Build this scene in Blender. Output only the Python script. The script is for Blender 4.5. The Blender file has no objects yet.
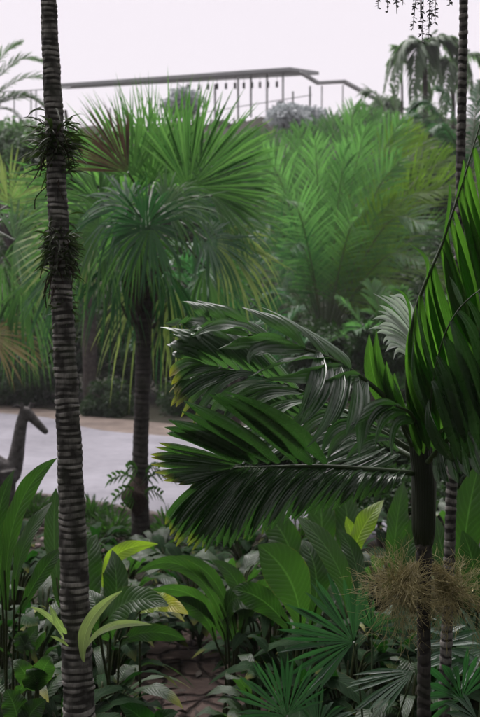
import bpy, math
import numpy as np
from mathutils import Vector
rng = np.random.default_rng(11)
A = lambda *v: np.array(v, float)
R_ = math.radians
sc = bpy.context.scene
COL = sc.collection

# ------------------------------------------------------------------ camera
CAMZ = 2.6
FPX = 996.0
PITCH = math.atan(58.5 / FPX)
cam_d = bpy.data.cameras.new('camera'); cam = bpy.data.objects.new('camera', cam_d); COL.objects.link(cam)
cam.location = (0, 0, CAMZ); cam.rotation_euler = (math.pi / 2 - PITCH, 0, 0)
cam_d.sensor_fit = 'VERTICAL'; cam_d.sensor_height = 36; cam_d.sensor_width = 24
cam_d.lens = 36 * FPX / 717; cam_d.clip_end = 600; cam_d.clip_start = 0.05
cam_d.dof.use_dof = True; cam_d.dof.focus_distance = 3.45; cam_d.dof.aperture_fstop = 5.0
sc.camera = cam
CAM = A(0, 0, CAMZ)
FW = A(0, math.cos(PITCH), -math.sin(PITCH)); UP = A(0, math.sin(PITCH), math.cos(PITCH)); RT = A(1, 0, 0)

def P(x, y, d):
    return CAM + d * (FW + (x - 240) / FPX * RT - (y - 358.5) / FPX * UP)
def PP(pts):
    return np.array([P(*p) for p in pts])
def G(x, y, z=0.0):
    r = FW + (x - 240) / FPX * RT - (y - 358.5) / FPX * UP
    return CAM + r * ((z - CAMZ) / r[2])

# ------------------------------------------------------------------ mesh builder
class MB:
    def __init__(s): s.v = []; s.f = []; s.uv = []; s.t = []; s.a = []; s.n = 0
    def add(s, V, F, UV, t, a):
        V = np.asarray(V, float).reshape(-1, 3)
        s.v.append(V); s.f.append(np.asarray(F, int).reshape(-1, 4) + s.n)
        s.uv.append(np.broadcast_to(np.asarray(UV, float), (len(V), 2)).reshape(-1, 2))
        s.t.append(np.broadcast_to(np.asarray(t, float), (len(V),))); s.a.append(np.broadcast_to(np.asarray(a, float), (len(V),)))
        s.n += len(V)
    def grids(s, V, UV, t, a):                       # V: N,m,K,3
        N, m, K = V.shape[:3]
        idx = np.arange(N * m * K).reshape(N, m, K)
        F = np.stack([idx[:, :-1, :-1], idx[:, :-1, 1:], idx[:, 1:, 1:], idx[:, 1:, :-1]], -1)
        s.add(V, F, UV.reshape(-1, 2), np.repeat(t, m * K), np.repeat(a, m * K))
    def box(s, c, sz, rot=0.0):
        c = A(*c); h = A(*sz) / 2
        V = np.array([[i, j, k] for i in (-1, 1) for j in (-1, 1) for k in (-1, 1)], float) * h
        cr, sr = math.cos(rot), math.sin(rot)
        V = np.stack([V[:, 0] * cr - V[:, 1] * sr, V[:, 0] * sr + V[:, 1] * cr, V[:, 2]], 1) + c
        F = [[0, 1, 3, 2], [4, 6, 7, 5], [0, 4, 5, 1], [2, 3, 7, 6], [0, 2, 6, 4], [1, 5, 7, 3]]
        s.add(V, F, (0.5, 0.5), 0.5, 0)
    def tube(s, pts, rad, n=8, t=0.5, a=0, cap=True, rfun=None):
        pts = np.asarray(pts, float); m = len(pts); rad = np.broadcast_to(np.asarray(rad, float), (m,))
        T = np.gradient(pts, axis=0); T /= np.linalg.norm(T, axis=1)[:, None] + 1e-9
        u = np.cross(T[0], A(0.13, 0.97, 0.2)); u /= np.linalg.norm(u) + 1e-9
        U = [u]
        for i in range(1, m):
            u = U[-1] - T[i] * np.dot(U[-1], T[i]); u /= np.linalg.norm(u) + 1e-9; U.append(u)
        U = np.array(U); W = np.cross(T, U)
        th = np.arange(n) / n * 2 * math.pi
        rr = rad[:, None] * np.ones((1, n))
        if rfun is not None: rr = rfun(np.arange(m)[:, None] / (m - 1), th[None, :], rr)
        V = pts[:, None] + (U[:, None] * np.cos(th)[None, :, None] + W[:, None] * np.sin(th)[None, :, None]) * rr[..., None]
        idx = np.arange(m * n).reshape(m, n); nx = np.roll(idx, -1, 1)
        F = np.stack([idx[:-1], nx[:-1], nx[1:], idx[1:]], -1).reshape(-1, 4)
        L = np.concatenate([[0], np.cumsum(np.linalg.norm(np.diff(pts, axis=0), axis=1))])
        UV = np.stack([np.broadcast_to(th / 6.2832, (m, n)), np.broadcast_to(L[:, None], (m, n))], -1).reshape(-1, 2)
        s.add(V, F, UV, t, a)
        if cap:
            for e in (0, m - 1):
                k = s.n; ring = V[e]; c = ring.mean(0)
                vv = np.concatenate([ring, [c]]); ff = [[i, (i + 1) % n, n, n] for i in range(n)]
                s.tri = True
                q = [[i, (i + 1) % n, (i + 2) % n, n] for i in range(0, n, 2)] if n % 2 == 0 else []
                if q: s.add(vv, q, (0.5, 0), t, a)
    def build(s, name, mat, parent=None, smooth=True, kind=None):
        V = np.concatenate(s.v); F = np.concatenate(s.f); UV = np.concatenate(s.uv)
        if parent is not None:
            off = np.array(parent.location); p = parent
            while p.parent is not None: p = p.parent; off = off + np.array(p.location)
            V = V - off
        me = bpy.data.meshes.new(name)
        me.vertices.add(len(V)); me.vertices.foreach_set('co', V.astype(np.float32).ravel())
        me.loops.add(len(F) * 4); me.loops.foreach_set('vertex_index', F.astype(np.int32).ravel())
        me.polygons.add(len(F)); me.polygons.foreach_set('loop_start', (np.arange(len(F)) * 4).astype(np.int32))
        me.polygons.foreach_set('use_smooth', np.full(len(F), smooth))
        me.update(calc_edges=True)
        ul = me.uv_layers.new(name='UVMap'); ul.data.foreach_set('uv', UV[F.ravel()].astype(np.float32).ravel())
        at = me.attributes.new('tint', 'FLOAT', 'POINT'); at.data.foreach_set('value', np.concatenate(s.t).astype(np.float32))
        at = me.attributes.new('age', 'FLOAT', 'POINT'); at.data.foreach_set('value', np.concatenate(s.a).astype(np.float32))
        me.materials.append(mat)
        o = bpy.data.objects.new(name, me); COL.objects.link(o)
        if parent is not None: o.parent = parent
        if kind: o['kind'] = kind
        return o

def thing(name, label, cat, loc=(0, 0, 0), group=None):
    o = bpy.data.objects.new(name, None); COL.objects.link(o); o.empty_display_size = 0.1
    o.location = tuple(float(v) for v in loc); o['label'] = label; o['category'] = cat
    if group: o['group'] = group
    return o
def tag(o, label, cat, group=None):
    o['label'] = label; o['category'] = cat
    if group: o['group'] = group
    return o

def nrm(v): return v / (np.linalg.norm(v, axis=-1, keepdims=True) + 1e-9)
def curve(pts, t):                                   # Catmull-Rom through pts at parameters t in 0..1
    pts = np.asarray(pts, float); n = len(pts)
    if n == 2: return pts[0] + (pts[1] - pts[0]) * np.asarray(t)[:, None]
    x = np.clip(np.asarray(t), 0, 1) * (n - 1); i = np.minimum(x.astype(int), n - 2); f = (x - i)[:, None]
    e = np.concatenate([[2 * pts[0] - pts[1]], pts, [2 * pts[-1] - pts[-2]]])
    a, b, c, d = e[i], e[i + 1], e[i + 2], e[i + 3]
    return 0.5 * ((2 * b) + (-a + c) * f + (2 * a - 5 * b + 4 * c - d) * f ** 2 + (-a + 3 * b - 3 * c + d) * f ** 3)

# width profiles
def pf_leaflet(s): return np.clip(np.minimum(0.35 + 2.6 * s, 1) * (1 - np.clip((s - 0.45) / 0.55, 0, 1) ** 1.8), 0.02, 1)
def pf_wide(s): return np.clip(np.minimum(0.3 + 1.6 * s, 1) * np.where(s < 0.7, 1, 1 - (np.clip(s - 0.7, 0, 1) / 0.3) ** 1.9 * 0.93), 0.05, 1)
def pf_ellip(s): return np.clip(np.sin(np.pi * np.clip(s * 0.97 + 0.02, 0, 1) ** 0.85) ** 0.75, 0.02, 1)
def pf_strap(s): return np.clip(np.minimum(0.28 + 1.5 * s, 1) * (1 - np.clip((s - 0.6) / 0.4, 0, 1) ** 2.2), 0.02, 1)
def pf_fan(split):
    return lambda s: np.clip(np.where(s < split, s / split, 1 - ((s - split) / (1 - split)) ** 1.25), 0.012, 1)

def ribbons(mb, P0, P1, P2, side, width, m=8, K=5, fold=0.2, prof=pf_leaflet, tint=None, age=None,
            tw0=0.0, tw1=0.0, pleat=0, pa=0.05, wave=0.0, curl=0.0):
    P0, P1, P2 = (np.atleast_2d(np.asarray(p, float)) for p in (P0, P1, P2))
    N = len(P0); side = np.broadcast_to(np.asarray(side, float), (N, 3)); width = np.broadcast_to(np.asarray(width, float), (N,))
    s = np.linspace(0, 1, m); S = s[None, :, None]
    C = (1 - S) ** 2 * P0[:, None] + 2 * S * (1 - S) * P1[:, None] + S ** 2 * P2[:, None]
    T = nrm(2 * (1 - S) * (P1 - P0)[:, None] + 2 * S * (P2 - P1)[:, None])
    D = side[:, None] - T * np.sum(side[:, None] * T, -1, keepdims=True); D = nrm(D)
    Nn = np.cross(T, D)
    tw0 = np.broadcast_to(np.asarray(tw0, float), (N,)); tw1 = np.broadcast_to(np.asarray(tw1, float), (N,))
    ang = tw0[:, None] + (tw1 - tw0)[:, None] * s[None]
    ca, sa = np.cos(ang)[..., None], np.sin(ang)[..., None]
    D, Nn = D * ca + Nn * sa, Nn * ca - D * sa
    w = width[:, None] * prof(s)[None]
    u = np.linspace(-1, 1, K)
    h = np.abs(u) * fold
    if pleat: h = h + pa * (2 * np.abs((u * pleat * 0.5) % 1 - 0.5) * 2 - 1)
    off = h[None, None, :] * w[:, :, None] * 0.5
    if wave:
        ph = rng.uniform(0, 6.28, (N, 1, 1)); fr = rng.uniform(14, 22, (N, 1, 1))
        off = off + wave * width[:, None, None] * np.sin(fr * s[None, :, None] + ph + np.sign(u)[None, None] * 1.3) * (np.abs(u) ** 2)[None, None] * np.sin(math.pi * s)[None, :, None]
    if curl: off = off - curl * w[:, :, None] * (u ** 2)[None, None]
    V = C[:, :, None] + D[:, :, None] * (u[None, None, :, None] * w[:, :, None, None] * 0.5) + Nn[:, :, None] * off[..., None]
    UV = np.broadcast_to(np.stack(np.meshgrid(s, (u + 1) / 2, indexing='ij')[::-1], -1), (N, m, K, 2))
    if tint is None: tint = rng.uniform(0, 1, N)
    if age is None: age = np.zeros(N)
    mb.grids(V, UV, np.broadcast_to(np.asarray(tint, float), (N,)), np.broadcast_to(np.asarray(age, float), (N,)))

def guided(mb, rach, tips, n, width, mids=None, d_bulge=0.0, jit=0.02, tint=None, age=None, m=14, K=9, pleat=2, pa=0.07,
           fold=0.5, prof=pf_leaflet, t0=0.0, t1=1.0, tw=0.3, len_j=0.06, wave=0.0):
    """leaflets spanned between the rachis curve and the curve through their tips"""
    t = np.linspace(t0, t1, n) + rng.normal(0, 0.15 / n, n); t = np.clip(t, 0, 1)
    Rp = curve(PP(rach), t); Tp = curve(PP(tips), t)
    L = np.linalg.norm(Tp - Rp, axis=1)[:, None]
    Tp = Rp + (Tp - Rp) * (1 + rng.normal(0, len_j, (n, 1))) + rng.normal(0, jit, (n, 3)) * L
    M = (Rp + Tp) / 2 if mids is None else curve(PP(mids), t)
    if mids is not None: M = 2 * M - (Rp + Tp) / 2
    M = M + rng.normal(0, jit, (n, 3)) * L + FW * d_bulge
    e = 1e-3
    side = curve(PP(rach), np.minimum(t + e, 1)) - curve(PP(rach), np.maximum(t - e, 0)) + 0.6 * (curve(PP(tips), np.minimum(t + e, 1)) - curve(PP(tips), np.maximum(t - e, 0)))
    ribbons(mb, Rp, M, Tp, nrm(side), width * (1 + rng.normal(0, 0.12, n)), m=m, K=K, fold=fold, prof=prof, tint=tint,
            age=age, tw0=rng.normal(0, tw, n), tw1=rng.normal(0, tw, n), pleat=pleat, pa=pa, wave=wave)

def pinnate(mb, rmb, pts, nl, L, width, vee=0.5, droop=0.15, sw0=1.2, sw1=0.5, up=(0, 0, 1), rr=0.02, m=5, K=3, tint=(0, 1), age=0.0, t0=0.1, pexp=0.6, fold=0.35):
    pts = np.asarray(pts, float)
    t = np.linspace(t0, 1, nl); base = curve(pts, t); T = nrm(curve(pts, np.minimum(t + .01, 1)) - curve(pts, np.maximum(t - .01, 0)))
    upv = A(*up); S = nrm(np.cross(T, upv) + 1e-4); Nn = np.cross(S, T)
    for sg in (-1, 1):
        sw = (sw0 + (sw1 - sw0) * t)[:, None] + rng.normal(0, .07, (nl, 1))
        ve = vee + rng.normal(0, .12, (nl, 1))
        d = np.cos(sw) * T + np.sin(sw) * (sg * S * np.cos(ve) + Nn * np.sin(ve))
        ln = L * (np.sin(math.pi * np.clip(t * 0.86 + 0.1, 0, 1)) ** pexp)[:, None] * (1 + rng.normal(0, .06, (nl, 1)))
        P2 = base + d * ln + A(0, 0, -1) * droop * ln * (1 + rng.normal(0, .3, (nl, 1)))
        P1 = base + d * ln * 0.55 + A(0, 0, 1) * 0.05 * ln
        ribbons(mb, base, P1, P2, T, width, m=m, K=K, fold=fold, tint=rng.uniform(*tint, nl), age=np.full(nl, age), tw0=rng.normal(0, .3, nl), tw1=rng.normal(0, .3, nl))
    if rmb is not None:
        rt = np.linspace(0, 1, 12); rmb.tube(curve(pts, rt), rr * (1 - 0.8 * rt), n=6)

def fan(mb, C, D, Nv, Rr, span=250, n=34, split=0.55, droop=0.1, cup=0.1, m=8, tint=(0, 1), age=0.0, fold=0.35, jit=0.03, wf=1.0):
    C = A(*C); D = nrm(A(*D)); S = nrm(np.cross(Nv, D)); Nv = np.cross(D, S)
    th = np.radians(np.linspace(-span / 2, span / 2, n)) + rng.normal(0, jit, n)
    d = np.cos(th)[:, None] * D + np.sin(th)[:, None] * S
    Ri = Rr * (1 - 0.28 * (np.abs(th) / np.radians(span / 2)) ** 2) * (1 + rng.normal(0, .05, n)); Ri = Ri[:, None]
    dr = droop * (1 + rng.normal(0, .45, (n, 1)))
    P2 = C + d * Ri * (1 - 0.25 * np.clip(dr, 0, 2)) + Nv * cup * Ri + A(0, 0, -1) * Ri * dr
    P1 = C + d * Ri * 0.6 + Nv * cup * 0.35 * Ri + A(0, 0, 1) * 0.05 * Ri * dr
    side = -np.sin(th)[:, None] * D + np.cos(th)[:, None] * S
    w = 2 * math.tan(math.radians(span / n / 2)) * Rr * split * 1.05 * wf
    ribbons(mb, np.repeat(C[None], n, 0) + d * 0.02 * Rr, P1, P2, side, w, m=m, K=3, fold=fold, prof=pf_fan(split),
            tint=rng.uniform(*tint, n), age=np.full(n, age), tw1=rng.normal(0, .35, n))

def cloud(mb, C, rad, n, size, clumps=14, cr=0.42, tint=(0, 1), flat=0.0, shell=0.5):
    """leaves gathered into uneven clumps spread through an ellipsoid"""
    C = A(*C); rad = A(*rad)
    cd = nrm(rng.normal(size=(clumps, 3))) * rng.uniform(shell, 1.0, (clumps, 1)) ; cc = C + cd * rad * 0.75
    cs = rng.uniform(0.6, 1.25, clumps)
    k = rng.integers(0, clumps, n)
    loc = nrm(rng.normal(size=(n, 3))) * rng.uniform(0.15, 1, (n, 1)) ** 0.5
    p = cc[k] + loc * rad * cr * cs[k][:, None]
    d = nrm(rng.normal(size=(n, 3)) + loc * 0.8 + A(0, 0, -0.3)); sd = nrm(rng.normal(size=(n, 3)))
    ln = size * rng.uniform(0.6, 1.3, (n, 1)); ti = np.clip(rng.uniform(*tint, n) * 0.6 + rng.uniform(*tint, clumps)[k] * 0.4, 0, 1)
    ribbons(mb, p, p + d * ln * .5 + sd * ln * .08, p + d * ln + A(0, 0, -.15) * ln, sd, ln[:, 0] * 0.42, m=3, K=3, fold=0.25, prof=lambda s: np.array([.25, 1, .08]), tint=ti)

# ------------------------------------------------------------------ materials
def newmat(name):
    m = bpy.data.materials.new(name); m.use_nodes = True; nt = m.node_tree; nt.nodes.clear()
    return m, nt, lambda ty, **k: _n(nt, ty, **k)
def _n(nt, ty, **k):
    n = nt.nodes.new(ty)
    for a, b in k.items():
        if a.startswith('i_'): n.inputs[a[2:].replace('_', ' ')].default_value = b
        else: setattr(n, a, b)
    return n
def c4(c): return (*c, 1)
def mixc(nt, fac, a, b):
    n = nt.nodes.new('ShaderNodeMix'); n.data_type = 'RGBA'
    for s, v in ((0, fac), (6, a), (7, b)):
        if hasattr(v, 'is_output'): nt.links.new(v, n.inputs[s])
        else: n.inputs[s].default_value = v if s == 0 else c4(v)
    return n.outputs[2]
def math_(nt, op, a, b=None, clamp=False):
    n = nt.nodes.new('ShaderNodeMath'); n.operation = op; n.use_clamp = clamp
    for s, v in ((0, a), (1, b)):
        if v is None: continue
        if hasattr(v, 'is_output'): nt.links.new(v, n.inputs[s])
        else: n.inputs[s].default_value = v
    return n.outputs[0]

def leafmat(name, ca, cb, aged=(0.35, 0.28, 0.06), rough=0.4, trans=0.3, tcol=None, veins=10, bump=0.25, rib=0.35, spec=0.5, nscale=6, chev=0.0, spots=0.0):
    m, nt, N = newmat(name); L = nt.links.new
    tint = N('ShaderNodeAttribute', attribute_name='tint').outputs['Fac']
    age = N('ShaderNodeAttribute', attribute_name='age').outputs['Fac']
    uv = N('ShaderNodeUVMap', uv_map='UVMap'); sx = N('ShaderNodeSeparateXYZ'); L(uv.outputs[0], sx.inputs[0])
    tc = N('ShaderNodeTexCoord'); no = N('ShaderNodeTexNoise', i_Scale=nscale, i_Detail=4.0); L(tc.outputs['Object'], no.inputs['Vector'])
    f = math_(nt, 'ADD', math_(nt, 'MULTIPLY', tint, 0.65), math_(nt, 'MULTIPLY', no.outputs[0], 0.45), True)
    col = mixc(nt, f, ca, cb)
    # ageing from the tip inward
    thr = math_(nt, 'SUBTRACT', math_(nt, 'ADD', sx.outputs[1], math_(nt, 'MULTIPLY', no.outputs[0], 0.5)), math_(nt, 'SUBTRACT', 1.3, age))
    col = mixc(nt, math_(nt, 'MULTIPLY', thr, 4.0, True), col, aged)
    # paler midrib
    du = math_(nt, 'ABSOLUTE', math_(nt, 'SUBTRACT', sx.outputs[0], 0.5))
    mr = math_(nt, 'SUBTRACT', 1.0, math_(nt, 'MULTIPLY', du, 28.0), True)
    col = mixc(nt, math_(nt, 'MULTIPLY', mr, rib), col, tuple(min(1, c * 2.2 + .02) for c in cb))
    if chev:
        cv = math_(nt, 'SINE', math_(nt, 'ADD', math_(nt, 'MULTIPLY', no.outputs[0], 7.0), math_(nt, 'SUBTRACT', math_(nt, 'MULTIPLY', sx.outputs[1], 95.0), math_(nt, 'MULTIPLY', du, 34.0))))
        cv = math_(nt, 'POWER', math_(nt, 'ADD', math_(nt, 'MULTIPLY', cv, 0.5), 0.5), 3.0)
        col = mixc(nt, math_(nt, 'MULTIPLY', cv, chev), col, tuple(c * 1.9 for c in cb))
    if spots:
        n3 = N('ShaderNodeTexNoise', i_Scale=34.0, i_Detail=5.0, i_Roughness=0.7); L(tc.outputs['Object'], n3.inputs['Vector'])
        sp_ = math_(nt, 'MULTIPLY', math_(nt, 'SUBTRACT', n3.outputs[0], 0.66), 14.0, True)
        col = mixc(nt, math_(nt, 'MULTIPLY', sp_, spots), col, (0.05, 0.035, 0.015))
        edge = math_(nt, 'MULTIPLY', math_(nt, 'SUBTRACT', math_(nt, 'ADD', du, math_(nt, 'MULTIPLY', n3.outputs[0], .12)), 0.545), 40.0, True)
        col = mixc(nt, math_(nt, 'MULTIPLY', edge, spots), col, (0.10, 0.075, 0.03))
    wv = math_(nt, 'SINE', math_(nt, 'MULTIPLY', sx.outputs[0], veins * 6.283)) if not chev else math_(nt, 'MULTIPLY', cv, 2.0)
    h = math_(nt, 'ADD', math_(nt, 'MULTIPLY', wv, 0.5), no.outputs[0])
    bp = N('ShaderNodeBump', i_Strength=bump, i_Distance=0.004); L(h, bp.inputs['Height'])
    p = N('ShaderNodeBsdfPrincipled', i_Roughness=rough); p.inputs['Specular IOR Level'].default_value = spec
    L(col, p.inputs['Base Color']); L(bp.outputs[0], p.inputs['Normal'])
    n2 = N('ShaderNodeTexNoise', i_Scale=nscale * 4, i_Detail=3.0); L(tc.outputs['Object'], n2.inputs['Vector'])
    L(math_(nt, 'ADD', math_(nt, 'MULTIPLY', n2.outputs[0], 0.25), rough - 0.12), p.inputs['Roughness'])
    tr = N('ShaderNodeBsdfTranslucent'); hs = N('ShaderNodeMix', data_type='RGBA', blend_type='MULTIPLY'); hs.inputs[0].default_value = 1
    L(col, hs.inputs[6]); hs.inputs[7].default_value = c4(tcol or (1.5, 2.4, 0.6)); L(hs.outputs[2], tr.inputs[0])
    mx = N('ShaderNodeMixShader'); mx.inputs[0].default_value = trans; L(p.outputs[0], mx.inputs[1]); L(tr.outputs[0], mx.inputs[2])
    o = N('ShaderNodeOutputMaterial'); L(mx.outputs[0], o.inputs[0]); return m

def rockmat(name, ca, cb, scale=8, rough=0.85, bump=0.5, detail=6, voro=None, dist=0.02, cm=None):
    m, nt, N = newmat(name); L = nt.links.new
    tc = N('ShaderNodeTexCoord'); no = N('ShaderNodeTexNoise', i_Scale=scale, i_Detail=float(detail)); L(tc.outputs['Object'], no.inputs['Vector'])
    n2 = N('ShaderNodeTexNoise', i_Scale=scale * 9, i_Detail=4.0); L(tc.outputs['Object'], n2.inputs['Vector'])
    f = math_(nt, 'ADD', math_(nt, 'MULTIPLY', math_(nt, 'SUBTRACT', no.outputs[0], 0.5), 2.0), math_(nt, 'MULTIPLY', n2.outputs[0], 1.0), True)
    col = mixc(nt, f, ca, cb); h = math_(nt, 'ADD', no.outputs[0], math_(nt, 'MULTIPLY', n2.outputs[0], 0.4))
    p = N('ShaderNodeBsdfPrincipled', i_Roughness=rough); p.inputs['Specular IOR Level'].default_value = 0.08
    if voro:
        v = N('ShaderNodeTexVoronoi', feature='DISTANCE_TO_EDGE', i_Scale=voro)
        wp = N('ShaderNodeMix', data_type='RGBA', blend_type='LINEAR_LIGHT'); wp.inputs[0].default_value = 0.12
        L(tc.outputs['Object'], wp.inputs[6]); L(no.outputs['Color'], wp.inputs[7]); L(wp.outputs[2], v.inputs['Vector'])
        j = math_(nt, 'MULTIPLY', v.outputs['Distance'], 9.0, True)
        v2 = N('ShaderNodeTexVoronoi', i_Scale=voro); L(wp.outputs[2], v2.inputs['Vector'])
        col = mixc(nt, math_(nt, 'MULTIPLY', v2.outputs['Color'], 0.5), col, cm or cb)
        col = mixc(nt, j, (0.012, 0.01, 0.008), col)
        h = math_(nt, 'ADD', math_(nt, 'MULTIPLY', h, 0.3), math_(nt, 'MULTIPLY', j, 1.2))
    L(col, p.inputs['Base Color'])
    bp = N('ShaderNodeBump', i_Strength=bump, i_Distance=dist); L(h, bp.inputs['Height']); L(bp.outputs[0], p.inputs['Normal'])
    o = N('ShaderNodeOutputMaterial'); L(p.outputs[0], o.inputs[0]); return m

def barkmat(name, dark, pale, per, moss=(0.02, 0.035, 0.01), mossf=0.5):
    """ringed palm bark: uv.y is metres along the trunk"""
    m, nt, N = newmat(name); L = nt.links.new
    uv = N('ShaderNodeUVMap', uv_map='UVMap'); sx = N('ShaderNodeSeparateXYZ'); L(uv.outputs[0], sx.inputs[0])
    tc = N('ShaderNodeTexCoord')
    no = N('ShaderNodeTexNoise', i_Scale=25.0, i_Detail=5.0); L(tc.outputs['Object'], no.inputs['Vector'])
    mp = N('ShaderNodeMapping'); mp.inputs['Scale'].default_value = (1, 1, 0.12); L(tc.outputs['Object'], mp.inputs[0])
    fi = N('ShaderNodeTexNoise', i_Scale=220.0, i_Detail=3.0); L(mp.outputs[0], fi.inputs['Vector'])
    mo = N('ShaderNodeTexNoise', i_Scale=7.0, i_Detail=6.0); L(tc.outputs['Object'], mo.inputs['Vector'])
    age = N('ShaderNodeAttribute', attribute_name='age').outputs['Fac']      # ring scar mask baked along the mesh
    f = math_(nt, 'ADD', math_(nt, 'MULTIPLY', age, .9), math_(nt, 'MULTIPLY', math_(nt, 'SUBTRACT', no.outputs[0], 0.5), 1.5), True)
    col = mixc(nt, f, dark, pale)
    col = mixc(nt, math_(nt, 'MULTIPLY', math_(nt, 'SUBTRACT', fi.outputs[0], 0.45), 1.6, True), col, tuple(c * 0.45 for c in dark))
    col = mixc(nt, math_(nt, 'MULTIPLY', math_(nt, 'MULTIPLY', math_(nt, 'SUBTRACT', mo.outputs[0], 0.5), 5.0, True), mossf), col, moss)
    p = N('ShaderNodeBsdfPrincipled', i_Roughness=0.8); p.inputs['Specular IOR Level'].default_value = 0.3; L(col, p.inputs['Base Color'])
    bp = N('ShaderNodeBump', i_Strength=0.6, i_Distance=0.003); L(math_(nt, 'ADD', no.outputs[0], math_(nt, 'MULTIPLY', fi.outputs[0], .6)), bp.inputs['Height']); L(bp.outputs[0], p.inputs['Normal'])
    o = N('ShaderNodeOutputMaterial'); L(p.outputs[0], o.inputs[0]); return m

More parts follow.
